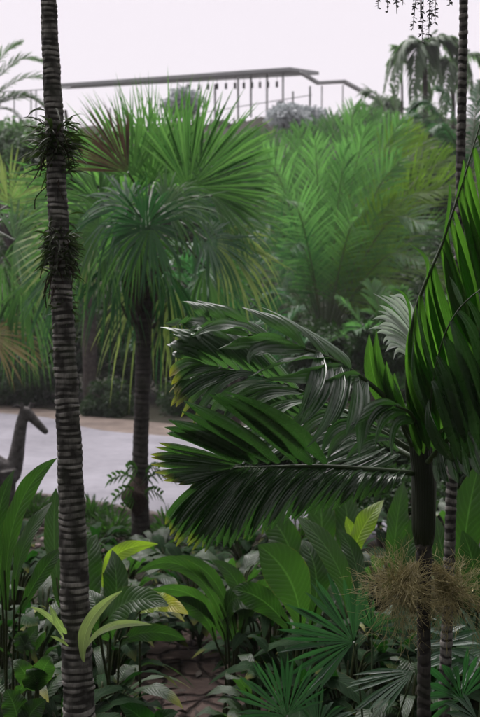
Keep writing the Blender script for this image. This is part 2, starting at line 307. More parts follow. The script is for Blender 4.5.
M = dict(
    hero=leafmat('hero_frond', spots=.35, ca=(0.018, 0.048, 0.02), cb=(0.045, 0.095, 0.034), aged=(0.30, 0.24, 0.04), rough=0.27, trans=0.26, tcol=(1.5, 2.1, .8), veins=4, bump=0.4, spec=1.0, rib=.15),
    hero_sheen=leafmat('hero_frond_sheen', spots=.3, ca=(0.026, 0.062, 0.030), cb=(0.075, 0.135, 0.065), aged=(0.34, 0.28, 0.05), rough=0.30, trans=0.26, tcol=(1.4, 2.0, .8), veins=4, bump=0.4, spec=1.0, rib=.15),  # paler copy of hero_frond, silvery sky highlight painted into the base colour
    hero_bright=leafmat('hero_frond_bright', (0.017, 0.045, 0.014), (0.07, 0.14, 0.036), rough=0.3, trans=0.5, tcol=(1.5, 2.15, .65), veins=9, bump=0.4),  # brighter copy of hero_frond, backlight put into colour and translucency
    silver_sheen=leafmat('silver_sheen_leaf', (0.5, 0.56, 0.52), (0.68, 0.72, 0.68), rough=0.4, trans=0.15, tcol=(1, 1.2, .9), veins=7, bump=0.5),  # sky reflection painted in as a very pale base colour
    fanp=leafmat('fan_leaf', (0.022, 0.07, 0.026), (0.09, 0.18, 0.065), aged=(0.3, 0.32, 0.13), rough=0.45, trans=0.5, tcol=(1.55, 1.9, .95), nscale=2, spec=.2),
    fandry=leafmat('fan_leaf_dry', (0.06, 0.04, 0.035), (0.11, 0.075, 0.05), rough=0.6, trans=0.2, tcol=(1.3, 1.1, .9), nscale=2, spec=.2),
    straw=leafmat('straw_leaf', (0.17, 0.145, 0.07), (0.3, 0.26, 0.13), rough=0.6, trans=0.3, tcol=(1.2, 1.1, .7), nscale=2, spec=.2),
    fanpale=leafmat('fan_leaf_pale', (0.11, 0.17, 0.06), (0.26, 0.32, 0.15), aged=(0.5, 0.45, 0.2), rough=0.5, trans=0.35, tcol=(1.4, 1.6, .7), nscale=2, spec=.2),
    date=leafmat('feather_leaf', (0.02, 0.06, 0.028), (0.10, 0.19, 0.075), rough=0.42, trans=0.45, tcol=(1.35, 1.85, .9), nscale=1.2, spec=.2),
    datey=leafmat('feather_leaf_yellow', (0.05, 0.11, 0.025), (0.12, 0.19, 0.04), rough=0.45, trans=0.42, tcol=(1.5, 1.8, .4), nscale=1.2, spec=.2),
    teal=leafmat('blue_green_leaf', (0.02, 0.06, 0.03), (0.05, 0.11, 0.05), rough=0.45, trans=0.3, tcol=(1.1, 1.9, .9), nscale=1.5, spec=.2),
    far=leafmat('far_leaf', (0.055, 0.09, 0.055), (0.11, 0.16, 0.095), rough=0.5, trans=0.3, tcol=(1.2, 1.7, .8), nscale=.6, spec=.2),  # lightened base colour carries part of the distance haze
    grey=leafmat('hazed_leaf', (0.22, 0.25, 0.25), (0.38, 0.42, 0.42), rough=0.6, trans=0.2, tcol=(1, 1, 1), nscale=.6, spec=.2),  # distance haze painted into the leaf colour
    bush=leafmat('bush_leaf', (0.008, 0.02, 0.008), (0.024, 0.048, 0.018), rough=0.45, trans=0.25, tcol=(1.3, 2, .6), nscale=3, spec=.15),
    broad=leafmat('broad_leaf', (0.008, 0.022, 0.007), (0.030, 0.064, 0.02), aged=(0.3, 0.3, 0.05), rough=0.38, trans=0.4, spec=.35, tcol=(1.5, 2.15, .7), veins=3, bump=0.5, rib=0.5, chev=.11, spots=.7),
    broadd=leafmat('broad_leaf_dark', (0.005, 0.016, 0.006), (0.013, 0.035, 0.011), aged=(0.1, 0.1, 0.02), rough=0.6, spec=.05, trans=0.28, tcol=(1.2, 2.3, .6), veins=3, bump=0.5, rib=0.5, chev=.1, spots=.7),  # darker copy of broad_leaf, shade of the bed put into the albedo
    lime=leafmat('lime_leaf', (0.09, 0.15, 0.025), (0.19, 0.25, 0.05), aged=(0.4, 0.36, 0.08), rough=0.4, trans=0.4, tcol=(1.5, 1.9, .5), veins=3, bump=0.5, rib=0.5, chev=.2, spots=.8),
    pale=leafmat('pale_leaf', (0.17, 0.26, 0.10), (0.36, 0.44, 0.22), rough=0.38, trans=0.35, tcol=(1.2, 1.4, .7), veins=6, bump=0.5, rib=0.5, spots=.6, nscale=40),
    rhapis=leafmat('dark_fan_leaf', (0.015, 0.045, 0.023), (0.042, 0.092, 0.047), rough=0.32, trans=0.25, tcol=(1.1, 2.2, .8), veins=3, bump=0.3),
    epi=leafmat('epiphyte_leaf', (0.02, 0.03, 0.012), (0.045, 0.06, 0.025), rough=0.6, trans=0.15),
    petiole=leafmat('petiole_green', (0.016, 0.036, 0.01), (0.035, 0.06, 0.016), aged=(0.05, 0.07, 0.02), rough=0.4, trans=0.0, rib=0, bump=0.1),
    shaft=leafmat('crownshaft_green', (0.006, 0.011, 0.004), (0.013, 0.019, 0.006), aged=(0.012, 0.016, 0.006), spec=.3, rough=0.4, trans=0.0, rib=0, bump=0.4, veins=30),
    twig=leafmat('flower_twig', (0.12, 0.105, 0.038), (0.33, 0.285, 0.11), rough=0.6, trans=0.1, tcol=(1.3, 1.2, .8), rib=0),
    bloom=leafmat('cream_bloom', (0.6, 0.52, 0.25), (0.75, 0.68, 0.4), rough=0.5, trans=0.2, tcol=(1.2, 1.1, .8), rib=0),
    bark_l=barkmat('ringed_bark', (0.028, 0.026, 0.022), (0.28, 0.27, 0.24), 0.027, mossf=0.45),
    bark_r=barkmat('ringed_bark_dark', (0.016, 0.014, 0.013), (0.26, 0.25, 0.22), 0.03, mossf=0.2),
    bark_d=barkmat('dark_bark', (0.016, 0.014, 0.012), (0.055, 0.05, 0.042), 0.03, mossf=0.3),
    bark=rockmat('bark', (0.03, 0.026, 0.022), (0.08, 0.07, 0.06), 12, bump=0.8),
    fibre=rockmat('root_fibre', (0.02, 0.015, 0.012), (0.06, 0.045, 0.035), 30, bump=0.8),
    stem=rockmat('dark_stem', (0.015, 0.022, 0.008), (0.035, 0.045, 0.016), 18, bump=0.3, rough=0.5),
    soil=rockmat('soil_litter', (0.008, 0.009, 0.005), (0.026, 0.026, 0.014), 3, bump=1, dist=0.05),
    stone=rockmat('paving_stone', (0.035, 0.025, 0.021), (0.095, 0.07, 0.058), 3, bump=1, voro=4.6, dist=0.03, cm=(0.05, 0.037, 0.031)),
    path=rockmat('pale_paving', (0.11, 0.11, 0.12), (0.175, 0.175, 0.19), 0.7, bump=0.25, rough=0.95),
    sand=rockmat('sandy_verge', (0.07, 0.058, 0.048), (0.14, 0.115, 0.095), 2, bump=0.5),
    kerb=rockmat('kerb_stone', (0.035, 0.03, 0.028), (0.1, 0.085, 0.075), 6, bump=0.6),
    pebble=rockmat('pebble', (0.12, 0.09, 0.085), (0.26, 0.21, 0.2), 6, bump=0.3),
    wood=rockmat('weathered_wood', (0.03, 0.028, 0.026), (0.13, 0.125, 0.12), 14, bump=1, dist=0.02),
    roof=rockmat('roof_sheet', (0.22, 0.23, 0.23), (0.28, 0.29, 0.29), 1, bump=0.1),  # lightened to paint in distance haze
    post=rockmat('painted_post', (0.3, 0.31, 0.31), (0.4, 0.41, 0.41), 3, bump=0.1),
    lant=rockmat('lantern_metal', (0.02, 0.02, 0.02), (0.04, 0.04, 0.04), 3, bump=0.1),
    slab=rockmat('terrace_slab', (0.16, 0.16, 0.155), (0.24, 0.24, 0.23), 2, bump=0.2),
    catkin=leafmat('catkin', (0.012, 0.016, 0.012), (0.03, 0.035, 0.022), rough=0.6, trans=0.0),
)

# ------------------------------------------------------------------ the setting
def hill(x, y):
    f = np.clip((y - 27) / 33, 0, 1); f = f * f * (3 - 2 * f)
    back = np.clip((y - 66) / 40, 0, 1)
    b = 12.6 * f * (1 - 0.75 * back ** 1.2)
    b = b * (0.93 + 0.1 * np.sin(x * 0.06 + 1) * np.clip(f, 0, 1))
    return b + 0.04 * np.sin(x * 1.3) * np.sin(y * 0.9 + 1) * (y > 5) * (1 + 12 * f)
def gz(x, y): return float(hill(np.float64(x), np.float64(y)))
gx = np.linspace(-70, 70, 180); gy = np.linspace(-18, 112, 190)
X, Y = np.meshgrid(gx, gy, indexing='ij'); Z = hill(X, Y)
# keep the paved band level
band = (Y > 9) & (Y < 27); Z = np.where(band, 0, Z)
mb = MB(); mb.grids(np.stack([X, Y, Z], -1)[None], np.stack([X, Y], -1)[None], np.zeros(1), np.zeros(1))
mb.build('ground', M['soil'], kind='structure')

def sheet(name, poly_top, poly_bot, z, mat, n=24):
    t = np.linspace(0, 1, n); a = curve(poly_top, t); b = curve(poly_bot, t); k = np.linspace(0, 1, 8)
    V = a[:, None] * (1 - k)[None, :, None] + b[:, None] * k[None, :, None]; V[..., 2] = z
    mb = MB(); mb.grids(V[None], V[None, ..., :2].copy(), np.zeros(1), np.zeros(1)); return mb.build(name, mat, kind='structure')
def GP(l): return np.array([G(*p) for p in l])
far_e = [(-260, 398), (-60, 410), (40, 417), (95, 430), (160, 436), (220, 441), (300, 446), (420, 452), (640, 460)]
sheet('path', GP(far_e), GP([(-400, 470), (-90, 488), (10, 500), (70, 508), (135, 520), (200, 532), (290, 545), (420, 560), (700, 590)]), 0.012, M['path'])
sheet('sandy_verge', GP([(-260, 390), (-60, 402), (40, 409), (95, 417), (160, 423), (220, 428), (300, 432), (420, 438), (640, 446)]), GP(far_e), 0.006, M['sand'])
stone = sheet('stone_path', GP([(40, 640), (120, 628), (200, 622), (300, 618)]), GP([(-40, 800), (60, 800), (200, 790), (330, 760)]), 0.008, M['stone'])
# kerb along the near edge
kp = GP([(-400, 470), (-90, 488), (10, 500), (70, 508), (135, 520), (200, 532), (290, 545), (420, 560), (700, 590)])
t = np.linspace(0, 1, 60); kc = curve(kp, t); T = nrm(np.gradient(kc, axis=0)); S = np.cross(T, A(0, 0, 1))
prof = [(-.06, -.02), (-.06, .10), (-.045, .115), (.045, .115), (.06, .10), (.06, -.02)]
V = np.stack([kc + S * (a + .062) * -1 + A(0, 0, 1) * b for a, b in prof], 1); V[..., 2] -= kc[:, None, 2] * 0
mb = MB(); mb.grids(V[None], np.zeros((1, 60, 6, 2)), np.zeros(1), np.zeros(1)); mb.build('path_kerb', M['kerb'], kind='structure')

# scattered pale pebbles between kerb and planting
def icos(mb, c, r, sq=0.7):
    th = np.linspace(0, math.pi, 6); ph = np.linspace(0, 2 * math.pi, 9)
    TT, PH = np.meshgrid(th, ph, indexing='ij'); j = 1 + 0.25 * np.sin(3 * PH + c[0] * 50) * np.sin(TT)
    V = np.stack([np.sin(TT) * np.cos(PH) * r * j, np.sin(TT) * np.sin(PH) * r * j * .8, np.cos(TT) * r * sq], -1) + A(*c)
    mb.grids(V[None], np.zeros((1, 6, 9, 2)), np.zeros(1), np.zeros(1))
mb = MB()
for i in range(130):
    x = rng.uniform(-20, 200); y = 515 + x * 0.09 + rng.uniform(4, 34); c = G(x, y); r = rng.uniform(.02, .05); icos(mb, (c[0], c[1], r * .4), r)
mb.build('pebble_bed', M['pebble'], kind='stuff')
# leaf litter
mb = MB(); n = 2200
x = rng.uniform(-4, 4, n); y = rng.uniform(3, 11, n); p = np.stack([x, y, rng.uniform(0.01, .04, n)], 1)
d = nrm(rng.normal(size=(n, 3)) * A(1, 1, .15)); sd = nrm(rng.normal(size=(n, 3)) * A(1, 1, .3)); ln = rng.uniform(.05, .14, (n, 1))
ribbons(mb, p, p + d * ln * .5 + A(0, 0, .01), p + d * ln, sd, ln[:, 0] * .35, m=3, K=3, prof=lambda s: np.array([.2, 1, .1]))
mb.build('leaf_litter', M['bark'], kind='stuff')

# ------------------------------------------------------------------ trunks
def ringed_trunk(mb, pts, rads, per, m, n=56, amp=0.07, wob=0.02, seedv=0, top_per=None):
    t = np.linspace(0, 1, m); c = curve(pts, t); r = np.interp(t, np.linspace(0, 1, len(rads)), rads)
    L = np.concatenate([[0], np.cumsum(np.linalg.norm(np.diff(c, axis=0), axis=1))])
    r2 = np.random.default_rng(seedv)
    per_t = per + ((top_per or per) - per) * t
    ph = np.concatenate([[0], np.cumsum(np.diff(L) / ((per_t[1:] + per_t[:-1]) / 2))])
    th = np.arange(n) / n * 2 * math.pi
    # rings wander a little around the stem and differ in height
    wobv = sum(r2.normal(0, .13 / k) * np.sin(k * th[None] + r2.uniform(0, 6) + ph[:, None] * r2.uniform(.2, .9)) for k in (1, 2, 3, 5))
    q = ph[:, None] + wobv; k = np.floor(q).astype(int); f = q - k
    rk = r2.uniform(.2, 1.5, 4000)[k % 4000]
    sm = lambda a, b, x: np.clip((x - a) / (b - a), 0, 1) ** 2 * (3 - 2 * np.clip((x - a) / (b - a), 0, 1))
    gw = r2.uniform(.12, .45, 4000)[k % 4000]
    ridge = sm(gw, gw + .2, f) * (1 - sm(.88, 1, f))
    pt = sum(r2.normal(0, .5) * np.sin(j * th[None] + r2.uniform(0, 6) + ph[:, None] * r2.uniform(.1, 1.6)) for j in (1, 2, 3, 4, 6))
    ridge = ridge * np.clip(.75 + .45 * pt, .1, 1.3)
    saw = 1 - np.abs(f - .6) * 1.6
    rr = r[:, None] * (1 + amp * rk * (ridge * .9 + saw * .35 - .3)) + r[:, None] * wob * (np.sin(3 * th[None] + ph[:, None] * .7) + np.sin(7 * th[None] - ph[:, None] * 1.7) * .6)
    T = nrm(np.gradient(c, axis=0)); U = nrm(np.cross(T, A(0, 1, 0.01))); W = np.cross(T, U)
    V = c[:, None] + (U[:, None] * np.cos(th)[None, :, None] + W[:, None] * np.sin(th)[None, :, None]) * rr[..., None]
    idx = np.arange(m * n).reshape(m, n); nx = np.roll(idx, -1, 1)
    F = np.stack([idx[:-1], nx[:-1], nx[1:], idx[1:]], -1)
    UV = np.stack([np.broadcast_to(th / 6.2832, (m, n)), np.broadcast_to(L[:, None], (m, n))], -1)
    mb.add(V, F, UV.reshape(-1, 2), .5, (ridge * (.35 + .3 * rk)).ravel())

def crown(root, c, nf, L, el0, el1, mat, nl=34, leafL=.45, w=.035, az0=0.0, part='frond'):
    for i in range(nf):
        az = az0 + i * 2.399 + rng.normal(0, .12); el = el0 + (el1 - el0) * (i / max(1, nf - 1)); h = A(math.cos(az), math.sin(az), 0)
        pts = [c, c + h * L * .35 * math.cos(el) + A(0, 0, L * .38 * math.sin(el)), c + h * L * .72 * math.cos(el) + A(0, 0, L * (.55 * math.sin(el) - .05)), c + h * L * (.5 + .5 * math.cos(el)) * .98 + A(0, 0, L * (.5 * math.sin(el) - .26))]
        mb = MB(); rb = MB(); pinnate(mb, rb, pts, nl, leafL * L, w * L, vee=.2, droop=.25, rr=.012 * L)
        f = mb.build(part, mat, root); f.location = (0, 0, 0); rb.build('rachis', M['petiole'], f)

# left ringed palm trunk
dl = 3.15
lp = [(88, 930, dl), (82, 800, dl), (79, 715, dl), (75, 600, dl), (71.5, 500, dl), (68, 420, dl), (64.5, 350, dl), (60, 260, dl), (56.5, 180, dl), (53, 100, dl), (50, 40, dl), (47.5, -20, dl), (42, -150, dl), (36, -300, dl), (20, -1150, dl)]
lw = [36, 34, 31, 28.5, 25.5, 23.5, 22, 20.5, 19, 18, 16.5, 15, 14, 13, 12]
pts = PP(lp); s_ = dl / FPX; base = pts[0].copy(); base[2] = -0.05
pl_root = thing('ringed_palm', 'tall ringed palm trunk at the left, thicker and nearer than every other trunk', 'palm tree', (base[0], base[1], 0))
mb = MB(); ringed_trunk(mb, np.concatenate([[base], pts[1:]]), [w * s_ / 2 for w in lw], .024, 4200, n=72, amp=.05, wob=.035, seedv=4, top_per=.015)
mb.build('trunk', M['bark_l'], pl_root)
crown(pl_root, pts[-1], 9, 1.9, 1.25, .45, M['hero'], nl=30)

# right slender ringed trunk
dr = 4.3
rp = [(438, 880, dr), (444, 717, dr), (448, 600, dr), (452, 480, dr), (456, 380, dr), (459, 260, dr), (461, 150, dr), (463, 60, dr), (464, -10, dr), (466, -140, dr), (468, -330, dr), (474, -800, dr)]
pts = PP(rp); base = pts[0].copy(); base[2] = -.05; s_ = dr / FPX
pr_root = thing('slender_palm', 'slender dark palm trunk dotted with pale ring scars at the right edge', 'palm tree', (base[0], base[1], 0))
mb = MB(); ringed_trunk(mb, np.concatenate([[base], pts[1:]]), [w * s_ / 2 for w in (12, 11.5, 11, 10.5, 10, 9.5, 9, 8.5, 8, 7, 7, 6)], .036, 2600, n=40, amp=.13, seedv=9)
mb.build('trunk', M['bark_r'], pr_root)
crown(pr_root, pts[-1], 7, 1.5, 1.2, .5, M['hero'], nl=26, az0=.4)

# ------------------------------------------------------------------ epiphytes clinging to the left trunk
def epiphyte(label, cx, cy, n, spread, ln, up=0.0, d=dl):
    c = P(cx, cy, d); root = thing('epiphyte', label, 'epiphyte', c)
    mb = MB(); th = rng.uniform(0, 6.28, n); rad = .03
    o = np.stack([np.cos(th), np.sin(th), np.zeros(n)], 1); z = rng.normal(0, spread, n)[:, None] * A(0, 0, 1)
    p0 = c + o * rad + z; d_ = nrm(o + rng.normal(0, .45, (n, 3)) + A(0, 0, up)); l = ln * rng.uniform(.4, 1.2, (n, 1))
    ribbons(mb, p0, p0 + d_ * l * .5 + A(0, 0, .15) * l, p0 + d_ * l + A(0, 0, -.25) * l, nrm(rng.normal(size=(n, 3))), .0065, m=5, K=3, fold=.5)
    mb.build('foliage', M['epi'], root)
    rb = MB()
    for i in range(34):
        a = rng.uniform(0, 6.28); q = c + A(math.cos(a) * .029, math.sin(a) * .029, rng.normal(0, spread * 1.2)); e = q + rng.normal(0, .018, 3) + A(math.cos(a) * .012, math.sin(a) * .012, -rng.uniform(.02, .1))
        rb.tube(curve([q, (q + e) / 2 + rng.normal(0, .008, 3), e], np.linspace(0, 1, 6)), .0018, n=5, cap=False)
    if spread < .08: rb.build('roots', M['fibre'], root)
epiphyte('spiky dark epiphyte tuft on the left trunk, upper and leafier of the two', 55, 148, 240, .045, .085, .1)
epiphyte('matted dark root clump around the left trunk, just below its middle', 59, 252, 300, .04, .052)
# mossy scraps below
epiphyte('thin mossy scraps hanging on the left trunk above the path', 63, 305, 110, .09, .028)

# ------------------------------------------------------------------ main palm in front
root = thing('areca_palm', 'dark glossy feather palm in the right foreground, wind-bent fronds sweeping left', 'palm tree', (P(424, 800, 3.6)[0], P(424, 800, 3.6)[1], 0))
dm = 3.6; s_ = dm / FPX
b = P(424, 800, dm); b[2] = -.03
mb = MB(); ringed_trunk(mb, np.array([b, P(424, 717, dm), P(424, 640, dm), P(424, 560, dm), P(424, 530, dm)]), [w * s_ / 2 for w in (15, 13, 13, 15, 17)], .04, 900, n=40, amp=.08, seedv=2)
mb.build('trunk', M['bark_d'], root)
mb = MB(); mb.tube(curve(PP([(424, 545, dm), (424, 520, dm), (424, 480, dm), (422, 450, dm), (420, 425, dm), (418, 400, dm)]), np.linspace(0, 1, 30)), np.interp(np.linspace(0, 1, 30), [0, .12, .4, .65, .85, 1], [w * s_ / 2 for w in (17, 22, 25, 27, 20, 8)]), n=28,
               rfun=lambda t, th, r: r * (1 + .05 * np.cos(2 * th + t * 5) + .03 * np.sin(5 * th + t * 9)))
mb.build('crownshaft', M['shaft'], root)

def frond(label, rach, specs, mat='hero', rr=.011, extra=None):
    """specs: list of dicts for guided()"""
    mb = MB()
    for s in specs: guided(mb, **s)
    f = mb.build('frond', M[mat], root)
    if label: f['label'] = label
    rb = MB(); t = np.linspace(0, 1, 30); c = curve(PP(rach), t); rb.tube(c, rr * (1 - .72 * t), n=8); rb.build('rachis', M['petiole'], f)
    return f

# A: low frond reaching left
ra = [(418, 474, 3.6), (380, 470, 3.5), (320, 466, 3.4), (270, 467, 3.34), (232, 468, 3.3)]
frond('lower left frond with yellowed tips', ra, [
    dict(rach=[(230, 470, 3.3), (262, 467, 3.33), (310, 466, 3.4), (360, 469, 3.47), (408, 472, 3.58)],
         tips=[(166, 528, 3.18), (184, 548, 3.2), (222, 550, 3.22), (258, 535, 3.28), (296, 519, 3.36), (345, 506, 3.44), (392, 491, 3.5)],
         mids=[(190, 494, 3.2), (220, 505, 3.2), (255, 500, 3.25), (300, 490, 3.33), (350, 484, 3.4), (396, 479, 3.5)],
         n=34, width=.038, jit=.012, tw=.3, len_j=.04, prof=pf_wide, age=np.linspace(.22, -.1, 34), tint=np.linspace(.6, .3, 34)),
    dict(rach=[(228, 473, 3.3), (231, 468, 3.3), (238, 463, 3.3)], tips=[(190, 488, 3.2), (166, 481, 3.15), (153, 470, 3.13), (150, 455, 3.12), (157, 441, 3.12)],
         n=11, width=.026, jit=.01, tw=.15, len_j=.03, prof=pf_wide, age=.2, tint=.8),
    dict(rach=[(240, 464, 3.3), (262, 464, 3.32), (290, 464, 3.36), (330, 464, 3.4)], tips=[(163, 432, 3.1), (172, 424, 3.08), (183, 404, 3.05), (205, 394, 3.0), (232, 392, 3.0)],
         mids=[(200, 444, 3.15), (218, 440, 3.15), (245, 430, 3.15), (285, 425, 3.18)],
         n=8, width=.06, jit=.02, tw=.3, prof=pf_leaflet, tint=.1),
])
# B2: middle frond
rb2 = [(414, 452, 3.62), (370, 425, 3.62), (320, 400, 3.58), (265, 377, 3.52), (205, 366, 3.45)]
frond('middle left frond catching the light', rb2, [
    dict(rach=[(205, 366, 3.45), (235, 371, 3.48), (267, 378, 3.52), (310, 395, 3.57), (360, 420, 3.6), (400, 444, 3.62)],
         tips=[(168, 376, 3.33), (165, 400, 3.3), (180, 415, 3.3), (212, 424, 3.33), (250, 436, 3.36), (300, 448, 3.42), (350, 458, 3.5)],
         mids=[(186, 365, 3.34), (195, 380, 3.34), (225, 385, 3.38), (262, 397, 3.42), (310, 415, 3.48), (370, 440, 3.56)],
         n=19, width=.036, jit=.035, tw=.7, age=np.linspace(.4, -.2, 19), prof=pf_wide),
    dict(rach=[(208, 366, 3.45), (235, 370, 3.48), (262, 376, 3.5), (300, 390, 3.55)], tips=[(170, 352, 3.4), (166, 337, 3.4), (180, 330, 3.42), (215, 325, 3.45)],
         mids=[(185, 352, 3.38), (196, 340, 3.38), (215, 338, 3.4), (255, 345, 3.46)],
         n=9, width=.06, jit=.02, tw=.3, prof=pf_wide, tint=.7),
], mat='hero_sheen')
# B1: top frond, twisted by the wind
rb1 = [(415, 440, 3.55), (392, 405, 3.45), (360, 376, 3.38), (320, 354, 3.32), (262, 338, 3.3), (205, 327, 3.28)]
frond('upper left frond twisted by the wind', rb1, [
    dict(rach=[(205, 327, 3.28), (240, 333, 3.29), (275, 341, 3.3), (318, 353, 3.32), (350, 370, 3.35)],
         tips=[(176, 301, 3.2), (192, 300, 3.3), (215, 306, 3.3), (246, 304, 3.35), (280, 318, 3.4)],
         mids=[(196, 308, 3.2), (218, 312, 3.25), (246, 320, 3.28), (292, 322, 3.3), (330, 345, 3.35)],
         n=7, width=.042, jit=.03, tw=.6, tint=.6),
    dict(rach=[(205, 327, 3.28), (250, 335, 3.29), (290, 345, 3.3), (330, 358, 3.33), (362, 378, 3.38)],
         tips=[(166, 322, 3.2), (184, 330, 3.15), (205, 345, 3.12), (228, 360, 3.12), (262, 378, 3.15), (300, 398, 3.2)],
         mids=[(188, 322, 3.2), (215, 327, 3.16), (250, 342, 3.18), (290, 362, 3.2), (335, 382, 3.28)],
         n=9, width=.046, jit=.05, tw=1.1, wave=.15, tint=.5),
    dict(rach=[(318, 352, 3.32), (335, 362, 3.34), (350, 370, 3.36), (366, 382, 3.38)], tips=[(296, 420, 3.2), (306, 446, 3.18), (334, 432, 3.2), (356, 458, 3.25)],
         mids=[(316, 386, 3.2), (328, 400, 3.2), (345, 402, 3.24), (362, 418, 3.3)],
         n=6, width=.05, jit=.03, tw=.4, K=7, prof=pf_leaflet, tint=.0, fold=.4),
], mat='hero_sheen')
# C: tall right frond, backlit
rc = [(414, 436, 3.5), (407, 385, 3.42), (413, 322, 3.36), (425, 284, 3.32), (441, 247, 3.3), (453, 212, 3.28), (466, 172, 3.26), (482, 118, 3.24)]
frond('tall bright green frond at the right edge', rc, [
    dict(rach=[(411, 330, 3.37), (423, 288, 3.32), (441, 247, 3.3), (453, 212, 3.28), (466, 172, 3.26), (482, 120, 3.24)],
         tips=[(432, 436, 3.45), (452, 408, 3.42), (470, 390, 3.4), (490, 380, 3.38), (508, 350, 3.36), (522, 300, 3.34)],
         mids=[(412, 380, 3.4), (432, 340, 3.36), (452, 310, 3.34), (468, 285, 3.32), (484, 250, 3.3), (500, 200, 3.3)],
         n=19, width=.05, jit=.02, tw=.5, prof=pf_wide, fold=.7),
    dict(rach=[(408, 400, 3.44), (407, 375, 3.42), (410, 345, 3.38)], tips=[(420, 462, 3.5), (432, 450, 3.46), (440, 436, 3.43)],
         n=6, width=.045, jit=.03, tw=.4, prof=pf_wide),
    dict(rach=[(410, 335, 3.37), (424, 286, 3.32), (441, 247, 3.3), (455, 206, 3.28)], tips=[(392, 292, 3.3), (408, 250, 3.3), (446, 188, 3.26), (464, 150, 3.24)],
         mids=[(408, 300, 3.32), (424, 262, 3.3), (447, 212, 3.27), (463, 175, 3.25)],
         n=4, width=.014, jit=.03, tw=.5, K=5, pleat=0),
], mat='hero_bright', rr=.008)
# D: dark arching frond on the right
rd = [(428, 450, 3.5), (431, 400, 3.35), (440, 350, 3.22), (455, 315, 3.15), (480, 290, 3.1), (520, 268, 3.06)]
frond('shaded arching frond in front of the tall one', rd, [
    dict(rach=[(430, 400, 3.35), (438, 355, 3.23), (455, 315, 3.15), (480, 290, 3.1), (520, 268, 3.06)],
         tips=[(455, 462, 3.4), (472, 452, 3.35), (496, 440, 3.3), (520, 420, 3.25), (560, 400, 3.2)],
         mids=[(436, 428, 3.34), (456, 385, 3.25), (478, 362, 3.18), (504, 350, 3.14), (545, 330, 3.1)],
         n=12, width=.052, jit=.03, tw=.5, prof=pf_wide, tint=.1, fold=.6),
    dict(rach=[(430, 420, 3.38), (434, 380, 3.28), (445, 335, 3.19), (462, 306, 3.13)], tips=[(408, 330, 3.3), (418, 310, 3.25), (428, 295, 3.2), (450, 275, 3.15)],
         mids=[(414, 378, 3.32), (422, 345, 3.26), (436, 312, 3.19), (455, 290, 3.14)], n=3, width=.018, jit=.03, tw=.4, tint=.2),
], rr=.0045)
# E: curled tip, its sky gloss painted as a pale base colour
frond('curled frond tip with a silvery sheen', [(416, 436, 3.75), (410, 390, 3.8), (412, 350, 3.85), (418, 310, 3.9)], [
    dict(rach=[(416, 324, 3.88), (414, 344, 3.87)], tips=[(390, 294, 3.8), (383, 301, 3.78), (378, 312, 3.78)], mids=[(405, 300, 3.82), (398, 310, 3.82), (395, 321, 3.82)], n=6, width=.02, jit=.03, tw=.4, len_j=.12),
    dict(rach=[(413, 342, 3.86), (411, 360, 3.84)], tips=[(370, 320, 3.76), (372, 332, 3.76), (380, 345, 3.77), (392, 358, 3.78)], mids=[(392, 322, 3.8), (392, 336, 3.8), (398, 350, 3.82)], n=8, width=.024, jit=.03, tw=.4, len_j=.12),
], mat='silver_sheen')
# F: upright young blades
frond('upright young blades beside the tall frond', [(412, 446, 3.5), (402, 425, 3.45), (396, 400, 3.42)], [
    dict(rach=[(398, 425, 3.46), (404, 425, 3.46)], tips=[(368, 328, 3.4), (382, 350, 3.4), (396, 372, 3.42)], mids=[(376, 382, 3.42), (388, 392, 3.42), (398, 402, 3.43)], n=4, width=.06, jit=.02, tw=.25, prof=pf_leaflet)], mat='hero_bright', rr=.008)
# G: low right frond in shade
frond('short shaded frond leaving the picture at the right', [(428, 462, 3.55), (448, 440, 3.45), (478, 428, 3.35), (520, 432, 3.3)], [
    dict(rach=[(434, 455, 3.52), (450, 440, 3.45), (478, 428, 3.35), (520, 432, 3.3)], tips=[(440, 486, 3.45), (462, 480, 3.4), (496, 476, 3.3), (545, 480, 3.25)], n=12, width=.045, jit=.03, tw=.4, prof=pf_wide, tint=.1),
    dict(rach=[(434, 455, 3.52), (450, 440, 3.45), (478, 428, 3.35), (520, 432, 3.3)], tips=[(446, 425, 3.4), (466, 410, 3.4), (506, 400, 3.3), (550, 400, 3.25)], n=8, width=.04, jit=.03, tw=.6, prof=pf_wide, tint=.4)])
# H: rear frond behind, shiny from above
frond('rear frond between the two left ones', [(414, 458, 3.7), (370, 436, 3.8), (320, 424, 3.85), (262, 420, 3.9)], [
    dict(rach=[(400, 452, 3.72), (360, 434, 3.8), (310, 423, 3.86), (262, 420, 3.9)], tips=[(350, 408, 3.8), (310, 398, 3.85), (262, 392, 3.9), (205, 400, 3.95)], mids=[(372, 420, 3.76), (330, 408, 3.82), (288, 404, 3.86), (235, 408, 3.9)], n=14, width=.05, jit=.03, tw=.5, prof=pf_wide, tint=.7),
    dict(rach=[(400, 454, 3.72), (360, 438, 3.8), (310, 425, 3.86), (262, 420, 3.9)], tips=[(360, 470, 3.7), (310, 462, 3.75), (262, 455, 3.8), (205, 440, 3.85)], mids=[(384, 460, 3.7), (340, 446, 3.76), (290, 440, 3.82), (238, 430, 3.88)], n=18, width=.045, jit=.03, tw=.5, prof=pf_wide, tint=.4)], mat='hero_sheen')
# I: stub blades over the crown
frond('dark drooping blades over the crown', [(420, 440, 3.55), (412, 415, 3.4), (395, 405, 3.3)], [
    dict(rach=[(414, 425, 3.42), (404, 410, 3.36), (395, 405, 3.3)], tips=[(392, 455, 3.3), (372, 446, 3.25), (352, 424, 3.22)], mids=[(398, 428, 3.34), (384, 418, 3.3), (374, 410, 3.26)], n=4, width=.045, jit=.05, tw=.6, tint=.1)])

